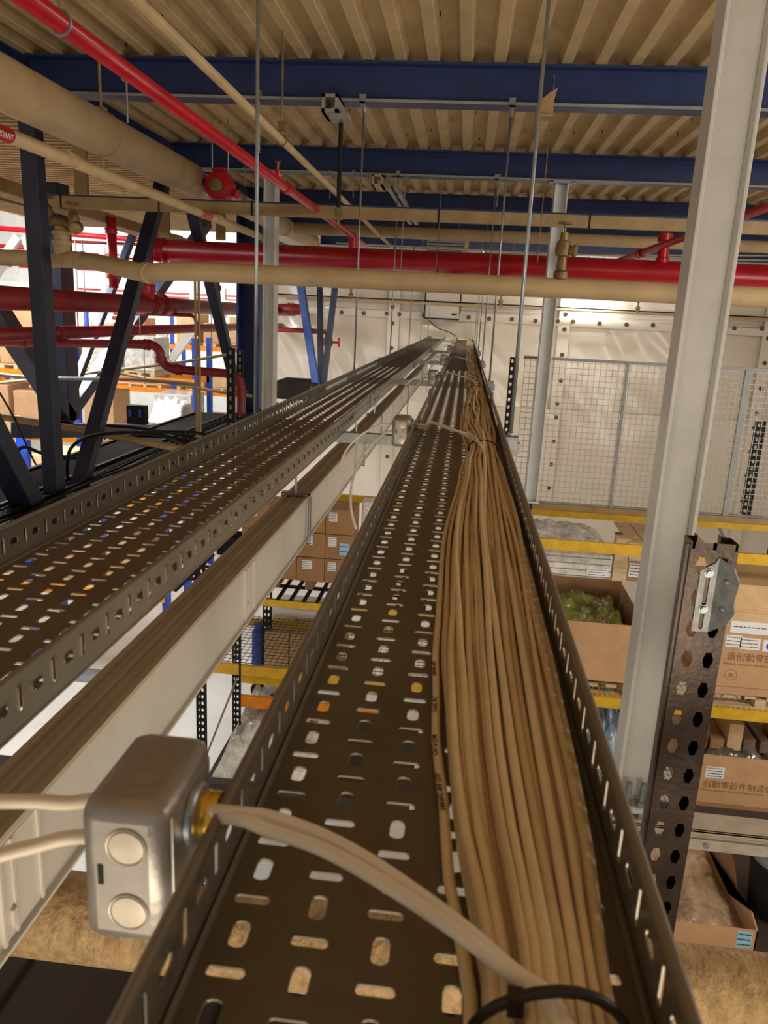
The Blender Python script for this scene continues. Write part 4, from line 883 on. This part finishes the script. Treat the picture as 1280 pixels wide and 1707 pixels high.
# open carton A
xA0, xA1 = at(880, 1100, YF + .08).x, at(1078, 1000, YF + .08).x
zbA = at(1000, 1137, YF + .08).z; zfA = at(1000, 1039, YF + .08).z
t = carton(xA0, xA1, YF + .08, YF + 1.18, zbA, at(1000, 965, YF + 1.18).z + .0, 'large open brown carton holding green-tinted film, left of the big white post', open_=True, fr=at(1000, 965, YF + 1.18).z - zfA)
blob('film_heap', 'heap of shiny green-tinted plastic film inside the open carton', 'plastic film', xA0 + .02, xA1 - .02, YF + .1, YF + 1.15, zfA - .25, zfA + .04, M_wrapg, 5, 34, 30, .28)
pallet(xA0 + .05, xA1, YF + .05, YF + 1.15, zbA - .135, 'pale wooden pallet under the large open carton')
# printed carton D (right)
xD0, xD1 = at(1188, 1100, YF + .05).x, at(1188, 1100, YF + .05).x + 1.05
zD0 = at(1240, 1160, YF + .05).z; zD1 = at(1240, 1040, YF + .05).z; zD2 = at(1240, 975, YF + .05).z
yD = YF + .05
t = carton(xD0, xD1, yD, yD + 1.0, zD0, zD1, 'big brown printed carton with white labels at the right edge, behind the bronze upright')
MB().box(xD0 + .01, xD1 - .01, yD + .005, yD + .99, zD1, zD2).build('upper_sleeve', M_card2, t, bevel=.006)
MB().box(xD0, xD1, yD - .006, yD + .01, zD1 + .12, zD1 + .14).build('flap_edge', M_card2, t)
MB().box(xD0, xD1, yD - .004, yD + .002, zD0 + .08, zD0 + .085).build('flap_edge', M_carddk, t)
def zz(py, Y=yD): return at(1240, py, Y).z
def xx(px, Y=yD): return at(px, 1090, Y).x
stickers(t, [(xx(1210), xx(1276), zz(1056), zz(1036), M_label, 1), (xx(1206), xx(1232), zz(1080), zz(1060), M_label, 3), (xx(1230), xx(1264), zz(1082), zz(1063), M_label, 3), (xx(1269), xx(1310), zz(1083), zz(1064), M_label, 0)], yD)
b = MB(); b.lathe((xx(1281), yD - .002, zz(1074)), (0, -1, 0), [(0, .035), (.001, .035)], 18); b.build('blue_mark', M_rblue, t)
text('造创勤零部件制造公司', .085, (xx(1212), yD - .001, zz(1101)), (1, 0, 0), (0, 0, 1), M_inkbr, t)
text('CHUANG QIN PARTS MANUFACTURING COMPANY', .028, (xx(1207), yD - .001, zz(1110)), (1, 0, 0), (0, 0, 1), M_inkbr, t)
b = MB(); b.torus((xx(1224), yD - .001, zz(1127)), (0, 1, 0), .055, .0015, 24, 4); b.build('printed_ring', M_inkbr, t)
text('大', .06, (xx(1224) - .03, yD - .001, zz(1127) - .022), (1, 0, 0), (0, 0, 1), M_inkbr, t)
pallet(xD0 - .05, xD1, yD, yD + 1.0, zD0 - .13, 'pale wooden pallet under the big printed carton at the right')
# lower printed carton E
yE = YF + .1
def zE(py): return at(1220, py, yE).z
xE0 = at(1150, 1300, yE).x; xE1 = xE0 + 1.2
t = carton(xE0, xE1, yE, yE + 1.0, zE(1352), zE(1262) + .13, 'lower open brown printed carton full of grey film bags, right of the bronze upright', open_=True, fr=.13)
MB().box(xE0 - .005, xE1, yE - .006, yE + .01, zE(1352) - .01, zE(1352) + .07).build('bottom_tray', M_carddk, t)
blob('film_bags', 'dark grey plastic bags heaped inside the lower printed carton', 'plastic bags', xE0 + .02, xE1 - .02, yE + .02, yE + .98, zE(1262) - .25, zE(1262) + .03, M_wrapd, 9, 30, 26, .35)
def xE(px): return at(px, 1300, yE).x
stickers(t, [(xE(1174), xE(1205), zE(1300), zE(1281), M_label, 4)], yE)
text('创勤零部件制造公司', .085, (xE(1172), yE - .001, zE(1315)), (1, 0, 0), (0, 0, 1), M_inkbr, t)
text('CHUANG QIN PARTS MANUFACTURING COMPANY', .026, (xE(1170), yE - .001, zE(1322)), (1, 0, 0), (0, 0, 1), M_inkbr, t)
# clutter on the shelf above E and bags left of post
for k in range(7):
    r_ = random.Random(k); x = xE0 + .05 + k * .16; h_ = r_.uniform(.08, .3); tag(MB().box(x, x + r_.uniform(.08, .14), yE + .2, yE + .6, zf2 - .6, zf2 - .6 + h_).build('small_carton', random.choice([M_carddk, M_card2, M_dim])), 'small item on the dim shelf behind the lower carton, %s' % ['leftmost', 'second from left', 'third from left', 'fourth from left', 'fifth from left', 'sixth from left', 'rightmost'][k], 'box', 'small items on the dim shelf')
blob('blue_film_bag', 'crumpled pale blue plastic bag on the shelf left of the big white post', 'plastic bag', at(985, 1230, YF + .1).x, at(1075, 1230, YF + .1).x, YF + .1, YF + .9, at(1020, 1290, YF + .1).z, at(1020, 1195, YF + .1).z, M_wrapb, 12, 26, 22, .6)
b = MB(); q = at(1010, 1195, YF + .5); b.tube([at(1003, 1210, YF + .5), at(1008, 1193, YF + .5), at(1018, 1200, YF + .5)], .01, 6, 4); tag(b.build('strap_end', M_card2), 'tan strap end sticking up from the blue bag', 'strap')
tag(MB().box(at(980, 1200, YF + .6).x, at(1048, 1200, YF + .6).x, YF + .92, YF + 1.1, at(1000, 1290, YF + .6).z, at(1000, 1172, YF + .6).z).build('dark_carton', M_carddk, bevel=.01), 'dark brown carton behind the blue bag', 'box')
# galvanised cross channel under post
yc1 = P1 - .02; z1_ = -1.872
t = thing('cross_channel', 'pale galvanised channel beam the big white post stands on', 'beam', (1.6, yc1, z1_ - .16))
b = MB(); b.box(.45, 3.2, yc1 - .08, yc1 + .04, z1_ - .01, z1_); b.box(.45, 3.2, yc1 - .08, yc1 - .07, z1_ - .02, z1_); b.box(.45, 3.2, yc1 - .10, yc1 - .07, z1_ - .026, z1_ - .02); b.box(.45, 3.2, yc1 - .10, yc1 - .094, z1_ - .072, z1_ - .02); b.build('channel', mat('pale_channel', (206, 196, 178), .4, .2, .1, 12), t, bevel=.002)
for x in (.80, 1.06, 1.9): 
    b = MB(); b.cyl((x, yc1 - .098, z1_ - .046), (x, yc1 - .112, z1_ - .046), .011, 6); b.build('bolt', M_zinc, t)
for x in (.74, .82):
    b = MB(); b.cyl((x, yc1 - .04, z1_ ), (x, yc1 - .04, z1_ + .02), .012, 6); b.build('bolt', M_zinc, t)
# bronze upright
YU = 2.1
pa, pb = at(1155, 903, YU), at(1083, 1560, YU)
xl = pa.x; wU = at(1232, 903, YU).x - pa.x
t = thing('rack_upright', 'bronze brown slotted rack upright with a bolted bracket, in front of the cartons', 'rack upright', (xl + wU / 2, YU, pb.z))
zz0, zz1 = pb.z - .25, pa.z; n = int((zz1 - zz0) / .093); P_ = .093
mb = MB(); wu = wU - .0
def keyhole(mb, fn, u0, u1, v0, v1):
    cu, cv = (u0 + u1) / 2 , (v0 + v1) / 2; pts = [(.0075, .017), (-.0075, .017), (-.0075, .012), (-.0115, .004), (-.0115, -.004), (-.006, -.017), (.006, -.017), (.0115, -.004), (.0115, .004), (.0075, .012)]
    pts = [(cu + a * 1.25, cv + b * 1.4) for a, b in pts]; n0 = len(mb.v); cs = [(u1, v1), (u0, v1), (u0, v0), (u1, v0)]
    for p in cs + pts: mb.v.append(tuple(fn(p[0], p[1], 0)))
    h = n0 + 4
    mb.f += [(n0, n0 + 1, h + 1, h), (n0 + 1, h + 2, h + 1), (n0 + 1, h + 3, h + 2), (n0 + 1, n0 + 2, h + 4, h + 3), (n0 + 2, h + 5, h + 4), (n0 + 2, n0 + 3, h + 6, h + 5), (n0 + 3, h + 7, h + 6), (n0 + 3, n0, h + 8, h + 7), (n0, h + 9, h + 8), (n0, h, h + 9)]
    k = len(mb.v)
    for p in pts: mb.v.append(tuple(fn(p[0], p[1], .004)))
    for i in range(10): j = (i + 1) % 10; mb.f.append((h + i, h + j, k + j, k + i))
m1 = wu * .46; m2 = wu * .54
for k in range(n):
    v1 = zz1 - .02 - k * P_; v0 = v1 - P_
    for (a, b_) in ((0.008, m1), (m2, wu - .006)):
        keyhole(mb, lambda u, v, w: (xl + u, YU + w, v), a, b_, v0, v1)
for a, b_ in ((0, .008), (wu - .006, wu)): mb.quad((xl + a, YU, zz0), (xl + b_, YU, zz0), (xl + b_, YU, zz1), (xl + a, YU, zz1))
mb.quad((xl, YU, zz1 - .02), (xl + wu, YU, zz1 - .02), (xl + wu, YU, zz1), (xl, YU, zz1))
mb.build('slotted_face', M_brown, t)
mb = MB(); mb.prism([(0, 0), (.004, .006), (m2 - m1 - .004, .006), (m2 - m1, 0)], (xl + m1, YU, zz0), (1, 0, 0), (0, 1, 0), (0, 0, zz1 - zz0)); mb.build('centre_groove', M_brown, t)
mb = MB()
mb.box(xl - .003, xl, YU, YU + .07, zz0, zz1); mb.box(xl + wu, xl + wu + .003, YU, YU + .07, zz0, zz1)
mb.box(xl, xl + .022, YU + .067, YU + .07, zz0, zz1 + .0); mb.box(xl + wu - .03, xl + wu, YU + .067, YU + .07, zz0, zz1)
mb.box(xl + .022, xl + .025, YU + .045, YU + .07, zz0, zz1 + .008); mb.box(xl + wu - .033, xl + wu - .03, YU + .045, YU + .07, zz0, zz1 + .008)
mb.box(xl - .012, xl - .003, YU + .01, YU + .02, zz0, zz1 - .01)
mb.build('side_flange', M_brown, t)
# galvanised folded bracket with slots and two bolts
c = at(1152, 1052, YU - .006); W_ = at(1180, 1052, YU - .006).x - c.x; H_ = at(1168, 935, YU - .006).z - c.z
bt = MB(); y_ = YU - .005; x_ = c.x
slot_cell(bt, lambda u, v, w: (x_ + u, y_ + w, c.z + v), 0, W_, 0, H_ * .33, .006, .026, .003)
slot_cell(bt, lambda u, v, w: (x_ + u, y_ + w, c.z + v), 0, W_, H_ * .33, H_ * .86, .006, .044, .003)
bt.prism([(0, 0), (W_, 0), (W_, H_ * .20), (W_ * .8, H_ * .12)], (x_, y_, c.z + H_ * .86), (1, 0, 0), (0, 0, 1), (0, .003, 0))
pl = bt.build('bracket_plate', M_galv, t)
bt = MB(); bt.prism([(0, 0), (.05, H_ * .20), (.066, H_ * .38), (.060, H_ * .52), (.066, H_ * .80), (.045, H_ * .98), (0, H_ * 1.06)], (x_ + W_, y_, c.z), Vector((.66, -.75, 0)), (0, 0, 1), Vector((.75, .66, 0)) * .003)
bt.build('bracket_wing', M_galv, t)
for h in (.33, .84):
    bt = MB(); bt.cyl((x_ + W_ * .5, y_ + .0, c.z + H_ * h), (x_ + W_ * .5, y_ - .003, c.z + H_ * h), .013, 16); bt.cyl((x_ + W_ * .5, y_ - .003, c.z + H_ * h), (x_ + W_ * .5, y_ - .012, c.z + H_ * h), .0095, 6); bt.build('hex_bolt', M_zinc, t)
for h in (.38, .76):
    bt = MB(); q = Vector((x_ + W_, y_, c.z + H_ * h)) + Vector((.66, -.75, 0)) * .03; bt.lathe(q, (-.75, -.66, 0), [(0, .009), (.003, .008), (.005, .003)], 12); bt.build('dimple', M_galv, t, smooth=True)
# open bin F bottom right
YG = 3.6
fz = at(1180, 1578, YG).z
xF0, xF1 = at(1085, 1560, YG).x, at(1258, 1582, YG).x
t = thing('shelf_bin', 'open-front brown cardboard bin with a blue label, bottom right corner', 'box', ((xF0 + xF1) / 2, YG, fz))
hF = at(1200, 1545, YG).z - fz; dF = .85; hB = at(1200, 1436, YG + dF).z - fz
b = MB(); b.box(xF0, xF1, YG, YG + .008, fz, fz + hF); b.box(xF0, xF1, YG + dF, YG + dF + .008, fz, fz + hB); b.box(xF0, xF1, YG, YG + dF, fz, fz + .006)
pr = [(0, 0), (dF, 0), (dF, hB), (dF * .75, hB), (dF * .12, hF * 1.25), (0, hF)]
for x in (xF0, xF1 - .008): b.prism(pr, (x, YG, fz), (0, 1, 0), (0, 0, 1), (.008, 0, 0))
b.build('bin_body', M_card, t)
stickers(t, [(at(1226, 1570, YG).x, at(1252, 1570, YG).x, fz + .018, fz + hF - .01, M_lblue, 3)], YG)
blob('film_bag', 'clear plastic bags lying in the cardboard bin', 'plastic bag', xF0 + .02, xF1 - .02, YG + .03, YG + .8, fz + .01, fz + .08, mat('clear_bag_film', (196, 168, 140), .10, 0, .3, 9, 1.0, 30, spec=.8, rgb2=(140, 114, 92)), 20, 26, 30, .4)
xG = xF1 + .04
t = thing('plastic_tub', 'dark tub with a grey round lid at the right edge beside the bin', 'tub', (xG + .2, YG + .3, fz))
MB().lathe((xG + .19, YG + .35, fz), (0, 0, 1), [(0, .14), (.3, .17), (.34, .17)], 24).build('tub_body', M_black, t, smooth='auto')
MB().lathe((xG + .19, YG + .35, fz + .34), (0, 0, 1), [(0, .175), (.02, .175), (.03, .14), (.025, .1)], 24).build('tub_lid', mat('grey_tub_lid', (120, 118, 124), .5), t, smooth='auto')
tag(MB().prism([(0, 0), (.5, 0), (.5, .2), (.2, .18)], (xF1 + .02, YG + .3, fz), (0, 1, 0), (0, 0, 1), (.01, 0, 0)).build('divider_board', M_carddk), 'brown divider board between the bin and the dark tub', 'board')
t = thing('bin_shelf', 'dark shelf the cardboard bin and tub stand on', 'shelf', ((xF0 + 4) / 2, YG, fz - .05)); MB().box(.3, 4.4, YG - .05, YG + 1.3, fz - .04, fz - .001).build('shelf_board', M_dfloor, t)
mesh_deck(2.1, 4.2, 5.2, 6.0, at(1230, 1500, 5.2).z, 'dark wire deck glimpsed behind the bin', .06, M_wire, .06)
upright(at(1212, 1450, 5.4).x, 5.4, at(1212, 1500, 5.4).z, at(1212, 1415, 5.4).z, 'short black slotted post glimpsed behind the bin, left one')
upright(at(1230, 1450, 5.5).x, 5.5, at(1230, 1505, 5.5).z, at(1230, 1415, 5.5).z, 'short black slotted post glimpsed behind the bin, right one')
# ------------------------------------------------------------------ left rack below the rail
zl1 = at(560, 828, YB_).z
zl2 = at(480, 1002, YF).z; zl3 = at(430, 1112, YF).z
xw = at(330, 1100, YF + .0).x
rackbeam(at(425, 1000, YF).x, .3, YF, zl2, 'yellow rack beam under the stack of labelled cartons', h=.075)
rackbeam(at(330, 1100, YF).x, .3, YF, zl3, 'yellow rack beam in front of the wire deck, below the labelled cartons', h=.11)
rackbeam(at(398, 1170, YF - .2).x, -.4, YF - .2, at(420, 1162, YF - .2).z, 'orange rack beam lowest on the left rack', M_oran, h=.12)
rackbeam(at(402, 1130, YF + .1).x, -.4, YF + .1, at(430, 1126, YF + .1).z, 'second yellow beam just behind the orange one', M_yel, h=.1)
mesh_deck(at(338, 1100, YF).x, .0, YF + .05, YB_ + .1, zl3, 'dark wire deck on the left rack over pale cartons', .075, M_wdark, .06)
rackbeam(at(392, 1040, YB_).x, .3, YB_, zl3, 'rear yellow rack beam seen through the wire deck of the left rack', h=.09)
# slatted deck under cartons
t = thing('slatted_deck', 'black-barred white slatted deck under the labelled cartons', 'shelf', (-1, 6.6, zl2))
b = MB()
for k in range(24): b.box(-2.7 + k * .13, -2.665 + k * .13, YF, YB_, zl2, zl2 + .02)
b.box(-2.7, .2, YF + .35, YF + .4, zl2, zl2 + .022); b.box(-2.7, .2, YF + .8, YF + .77, zl2, zl2 + .022); b.build('deck_bar', M_black, t)
upright(at(334, 1080, YF).x, YF - .02, FZ, at(330, 900, YF).z + .4, 'black slotted rack upright of the left rack, seen between rail and tray, left one')
upright(at(393, 1200, YB_).x, YB_, FZ, zl3 - .05, 'black slotted rack upright of the left rack, rear one')
tag(MB().bar(at(395, 1130, 7.5), at(320, 1320, 7.5), .02, .02).build('rack_brace', M_grey), 'thin diagonal brace of the left rack', 'brace')
tag(MB().cyl(at(400, 1048, YF - .3), (at(400, 1048, YF - .3).x, YF - .3, FZ), .012, 6).build('rack_cable', M_black), 'thin black cable hanging straight down in front of the left rack', 'cable')
# stack of labelled cartons
cw_ = .36; ch_ = (at(540, 848, YF + .1).z - at(540, 972, YF + .1).z) / 3
z0 = at(540, 972, YF + .1).z; xr0 = at(588, 910, YF + .1).x
for r_ in range(3):
    for c_ in range(4):
        x1 = xr0 - c_ * .275; rnd = random.Random(r_ * 9 + c_)
        t = carton(x1 - .272, x1, YF + .1 + rnd.uniform(0, .01), YF + .5, z0 + r_ * ch_ + .002, z0 + (r_ + 1) * ch_ - .004, 'small brown carton in the labelled stack, %s row, %s from the right' % (['bottom', 'middle', 'top'][r_], ['first', 'second', 'third', 'fourth', 'fifth'][c_]), M_carddk, 'labelled cartons on the left rack', tape=False)
        yl_ = YF + .1
        if (r_, c_) == (1, 0): stickers(t, [(x1 - .13, x1 - .03, z0 + r_ * ch_ + .05, z0 + r_ * ch_ + .17, M_lblue, 2)], yl_)
        stickers(t, [(x1 - .22 if c_ % 2 else x1 - .24, x1 - .12 if c_ % 2 else x1 - .16, z0 + (r_ + 1) * ch_ - .12, z0 + (r_ + 1) * ch_ - .03, M_label, 4)], yl_)
[tag(MB().box(at(q, 985, YF + .3).x, at(q, 985, YF + .3).x + .08, YF + .3, YF + .9, zl2 + .022, z0).build('wood_block', M_carddk), 'brown wooden block under the labelled cartons, %s' % w_, 'block') for q, w_ in ((452, 'left one'), (508, 'right one'))]
tag(MB().box(xr0 + .02, xr0 + .16, YF + .5, YF + .7, z0, z0 + ch_ * 3).build('wrap_column', M_wrap, bevel=.02), 'pale wrapped column of goods right of the labelled cartons', 'wrapped goods')
# below: white trays, cartons, blue thing
yl3 = YF + .3
zc3 = zl3 - .05; yc3 = az(490, 1056, zc3).y
carton(at(441, 1060, yc3).x, at(481, 1060, yc3).x, yc3, yc3 + .6, zc3 - .55, zc3, 'pale carton under the wire deck, left of the pair', M_card2)
carton(at(483, 1060, yc3).x, at(483, 1060, yc3).x + .6, yc3, yc3 + .6, zc3 - .55, zc3 - .01, 'pale carton under the wire deck, right of the pair', M_card2)
tag(MB().lathe((at(427, 1070, yc3).x, yc3 + .1, zc3 - .55), (0, 0, 1), [(0, .06), (.02, .075), (.5, .075), (.53, .05), (.58, .05)], 16).build('blue_drum', M_rblue, smooth='auto'), 'bright blue upright drum below the wire deck, left of the pale cartons', 'container')
carton(at(450, 1020, YB_ + .3).x, at(550, 1020, YB_ + .3).x, YB_ + .3, YB_ + .8, at(500, 1036, YB_ + .3).z, at(500, 1018, YB_ + .3).z, 'long white shallow tray below the slatted deck', M_label, tape=False, name='white_tray')
for k, (px, py, mt) in enumerate(((418, 1150, M_black), (440, 1148, M_label), (455, 1155, M_yel), (432, 1160, M_grey))):
    p = at(px, py, 7.4); b = MB(); b.lathe(p, (1, .2, .1), [(0, .03), (.03, .07), (.12, .07), (.16, .03)], 12); tag(b.build('loose_part', mt, smooth=True), 'small loose %s part lying behind the orange beam' % ['black', 'white', 'yellow', 'grey'][k], 'loose part')
blob('wrapped_bale', 'big crumpled clear plastic bag on the floor under the orange beam', 'plastic bag', at(352, 1290, 6.2).x, at(470, 1290, 6.2).x + .4, 6.2, 7.4, at(400, 1300, 6.2).z, at(400, 1185, 6.6).z, M_wrap, 31, 36, 30, .32)
t = thing('side_bench', 'dark floor-level bench edge under the plastic bag', 'bench', (-1.9, 6, at(400, 1300, 6.2).z - .15)); MB().box(at(345, 1300, 6.2).x, -.2, 6.1, 7.5, at(400, 1300, 6.2).z - .12, at(400, 1300, 6.2).z - .002).build('bench_top', M_dfloor, t)
# blue carton end + dark machine seen left above rail
p = at(425, 880, 8.2); tag(MB().box(p.x - .15, p.x + .12, 8.2, 8.6, p.z - .6, p.z + .3).build('blue_crate', M_rblue, bevel=.01), 'dark blue crate glimpsed between the left tray and the white rail', 'crate')
p = at(378, 912, 7.6); t = thing('motor', 'black motor block glimpsed between the left tray and the white rail', 'machine', p)
b = MB(); b.box(p.x - .12, p.x + .12, 7.6, 7.85, p.z - .1, p.z + .12); b.build('motor_body', M_black, t, bevel=.02)
b = MB(); b.cyl(p + Vector((-.12, .1, 0)), p + Vector((-.2, .1, .02)), .05, 12); b.bar(p + Vector((0, .1, .1)), p + Vector((.2, .1, .45)), .04, .04); b.build('motor_bracket', M_dkgrey, t)
upright(at(446, 880, 8.0).x, 8., -6.2, at(446, 835, 8.0).z, 'black slotted upright beside the blue crate')
p = az(20, 1262, FZ); tag(MB().box(p.x - 1.5, p.x + 1.6, p.y - 1.2, p.y, FZ, FZ + .02).build('floor_mat', M_black, bevel=.004), 'dark strip where the bright floor ends', 'mat')  # black slab added to mark where the white floor ends
# grey mat on the bright floor
p = az(140, 1128, FZ); tag(MB().box(p.x - .45, p.x + .35, p.y - .2, p.y + .3, FZ, FZ + .012).build('floor_mat', mat('grey_mat', (120, 122, 124), .7), bevel=.004), 'grey rectangular mat on the bright floor, seen below the left tray', 'mat')
# ------------------------------------------------------------------ far hall on the left
hw = struct(MB().box(-34, -4.2, 34, 34.2, FZ, 6).build('wall_far', M_hall))
for r_ in range(2):
    for c_ in range(14):
        x0 = -24 + c_ * 1.35; z0 = 1.3 - r_ * 1.5
        for k in range(5): MB().box(x0, x0 + 1.0, 33.9, 34, z0 + k * .17, z0 + k * .17 + .06).build('red_louvre', M_red, hw)
        MB().box(x0 - .12, x0 - .04, 33.85, 34, z0 - .2, z0 + 1.0).build('wall_rib', M_hall, hw)
struct(MB().box(-34, -4.6, 12, 34, 5.5, 5.6).build('ceiling', M_hall))
for i, (a_, b2, w_) in enumerate((((35, 395), (-20, 470), .35), ((45, 395), (75, 480), .3), ((0, 475), (100, 480), .4), ((285, 600), (330, 540), .12), ((280, 545), (255, 590), .12))):
    a = at(*a_, 20); b_ = at(*b2, 20); tag(MB().bar(a, b_, w_, .2, (0, 1, 0)).build('white_brace', M_hall), 'white painted roof brace in the bright hall, %s' % ['slanting to the left edge', 'slanting right next to the first', 'horizontal below them', 'small one right of centre', 'small one rising left'][i], 'brace')
for i, (y_, h_) in enumerate(((530, .25), (590, .3), (500, .2))):
    a = at(-60, y_ - 4, 27.5); b_ = at(440, y_ + 8, 27.5); tag(MB().bar(a, b_, .3, h_, (0, 1, 0)).build('white_girder', M_hall), 'long white girder across the bright hall, %s' % ['middle', 'lowest', 'highest'][i], 'girder')
random.seed(11)
def far_rack(y, x0, x1, levels, bay, idx):
    t = thing('storage_rack', 'blue and orange pallet rack in the bright hall, %s' % idx, 'pallet rack', ((x0 + x1) / 2, y, FZ))
    top = max(levels) + .9; x = x0
    while x <= x1 + .01:
        for yy in (y, y + 1.0): MB().box(x - .06, x + .06, yy, yy + .09, FZ, top).build('upright', M_rblue, t)
        x += bay
    for z in levels:
        for yy in (y - .03, y + 1.0): MB().box(x0, x1, yy, yy + .05, z - .15, z).build('shelf_beam', M_oran, t)
    x = x0
    while x < x1 - .2:
        for z in levels:
            xx_ = x + .15
            while xx_ < x + bay - .9:
                w_ = min(random.uniform(.7, 1.1), x + bay - .1 - xx_); h_ = random.uniform(.45, .95)
                if random.random() < .85:
                    m_ = random.choice([M_card, M_card2, M_card2, M_card, M_wrap, M_wrap, M_rblue if random.random() < .3 else M_card2])
                    o = MB().box(xx_, xx_ + w_, y + .02, y + .95, z + .12, z + .12 + h_).build('far_carton', m_, bevel=.02); tag(o, ('%s on the %s level of the %s' % ({'carton_board': 'brown carton', 'pale_carton_board': 'pale carton', 'clear_wrap_film': 'film-wrapped load', 'rack_blue_paint': 'blue load'}[m_.name], {0: 'lower', 1: 'middle', 2: 'top'}[levels.index(z)], idx)), 'box', 'loads on the %s' % idx)
                    o = MB(); o.box(xx_, xx_ + w_, y + .0, y + .95, z + .08, z + .115)
                    for q in (0, w_ / 2 - .05, w_ - .1): o.box(xx_ + q, xx_ + q + .1, y, y + .95, z + .002, z + .08)
                    tag(o.build('far_pallet', M_wood), 'pallet on the %s level of the %s' % ({0: 'lower', 1: 'middle', 2: 'top'}[levels.index(z)], idx), 'pallet', 'pallets on the %s' % idx)
                xx_ += w_ + .12
        x += bay
far_rack(11.5, -14.0, -4.6, [-4.6, -3.0], 2.35, 'nearest far rack row')
far_rack(17, -20, -6.0, [-4.6, -2.9, -1.6], 2.8, 'middle far rack row')
far_rack(24, -26, -6.5, [-4.4, -2.6, -1.2], 2.8, 'rearmost far rack row')
# bale with film in the hall
blob('wrapped_pallet_load', 'carton load under loose clear film beyond the truss foot', 'wrapped goods', at(246, 690, 10.8).x, at(305, 690, 10.8).x, 10.8, 11.4, at(280, 705, 10.8).z, at(280, 662, 10.8).z, M_wrap, 41, 16, 14, .25)
# assumed strip lamp near the sheet wall, placed to cast its bright spot
for i, (px, py, Y) in enumerate(((990, 474, 16.1),)):
    p = at(px, py, Y); t = thing('assumed_strip_lamp', 'assumed bright strip lamp hidden behind the red main near the sheet wall', 'lamp', p)
    MB().box(p.x - .2, p.x + .2, Y - .05, Y + .05, p.z, p.z + .05).build('lamp_housing', M_grey, t); MB().box(p.x - .2, p.x + .2, Y - .04, Y + .04, p.z - .02, p.z).build('lamp_tube', M_led, t)
    area((p.x, Y + .1, p.z - .03), (p.x, YW, p.z - .45), .35, .1, 26, COOL)  # area light of the assumed lamp, brightening the sheet wall
    for q in (-.15, .15): MB().cyl((p.x + q, Y, p.z + .05), (p.x + q, Y, DZ), .006, 6).build('lamp_rod', M_zinc, t)
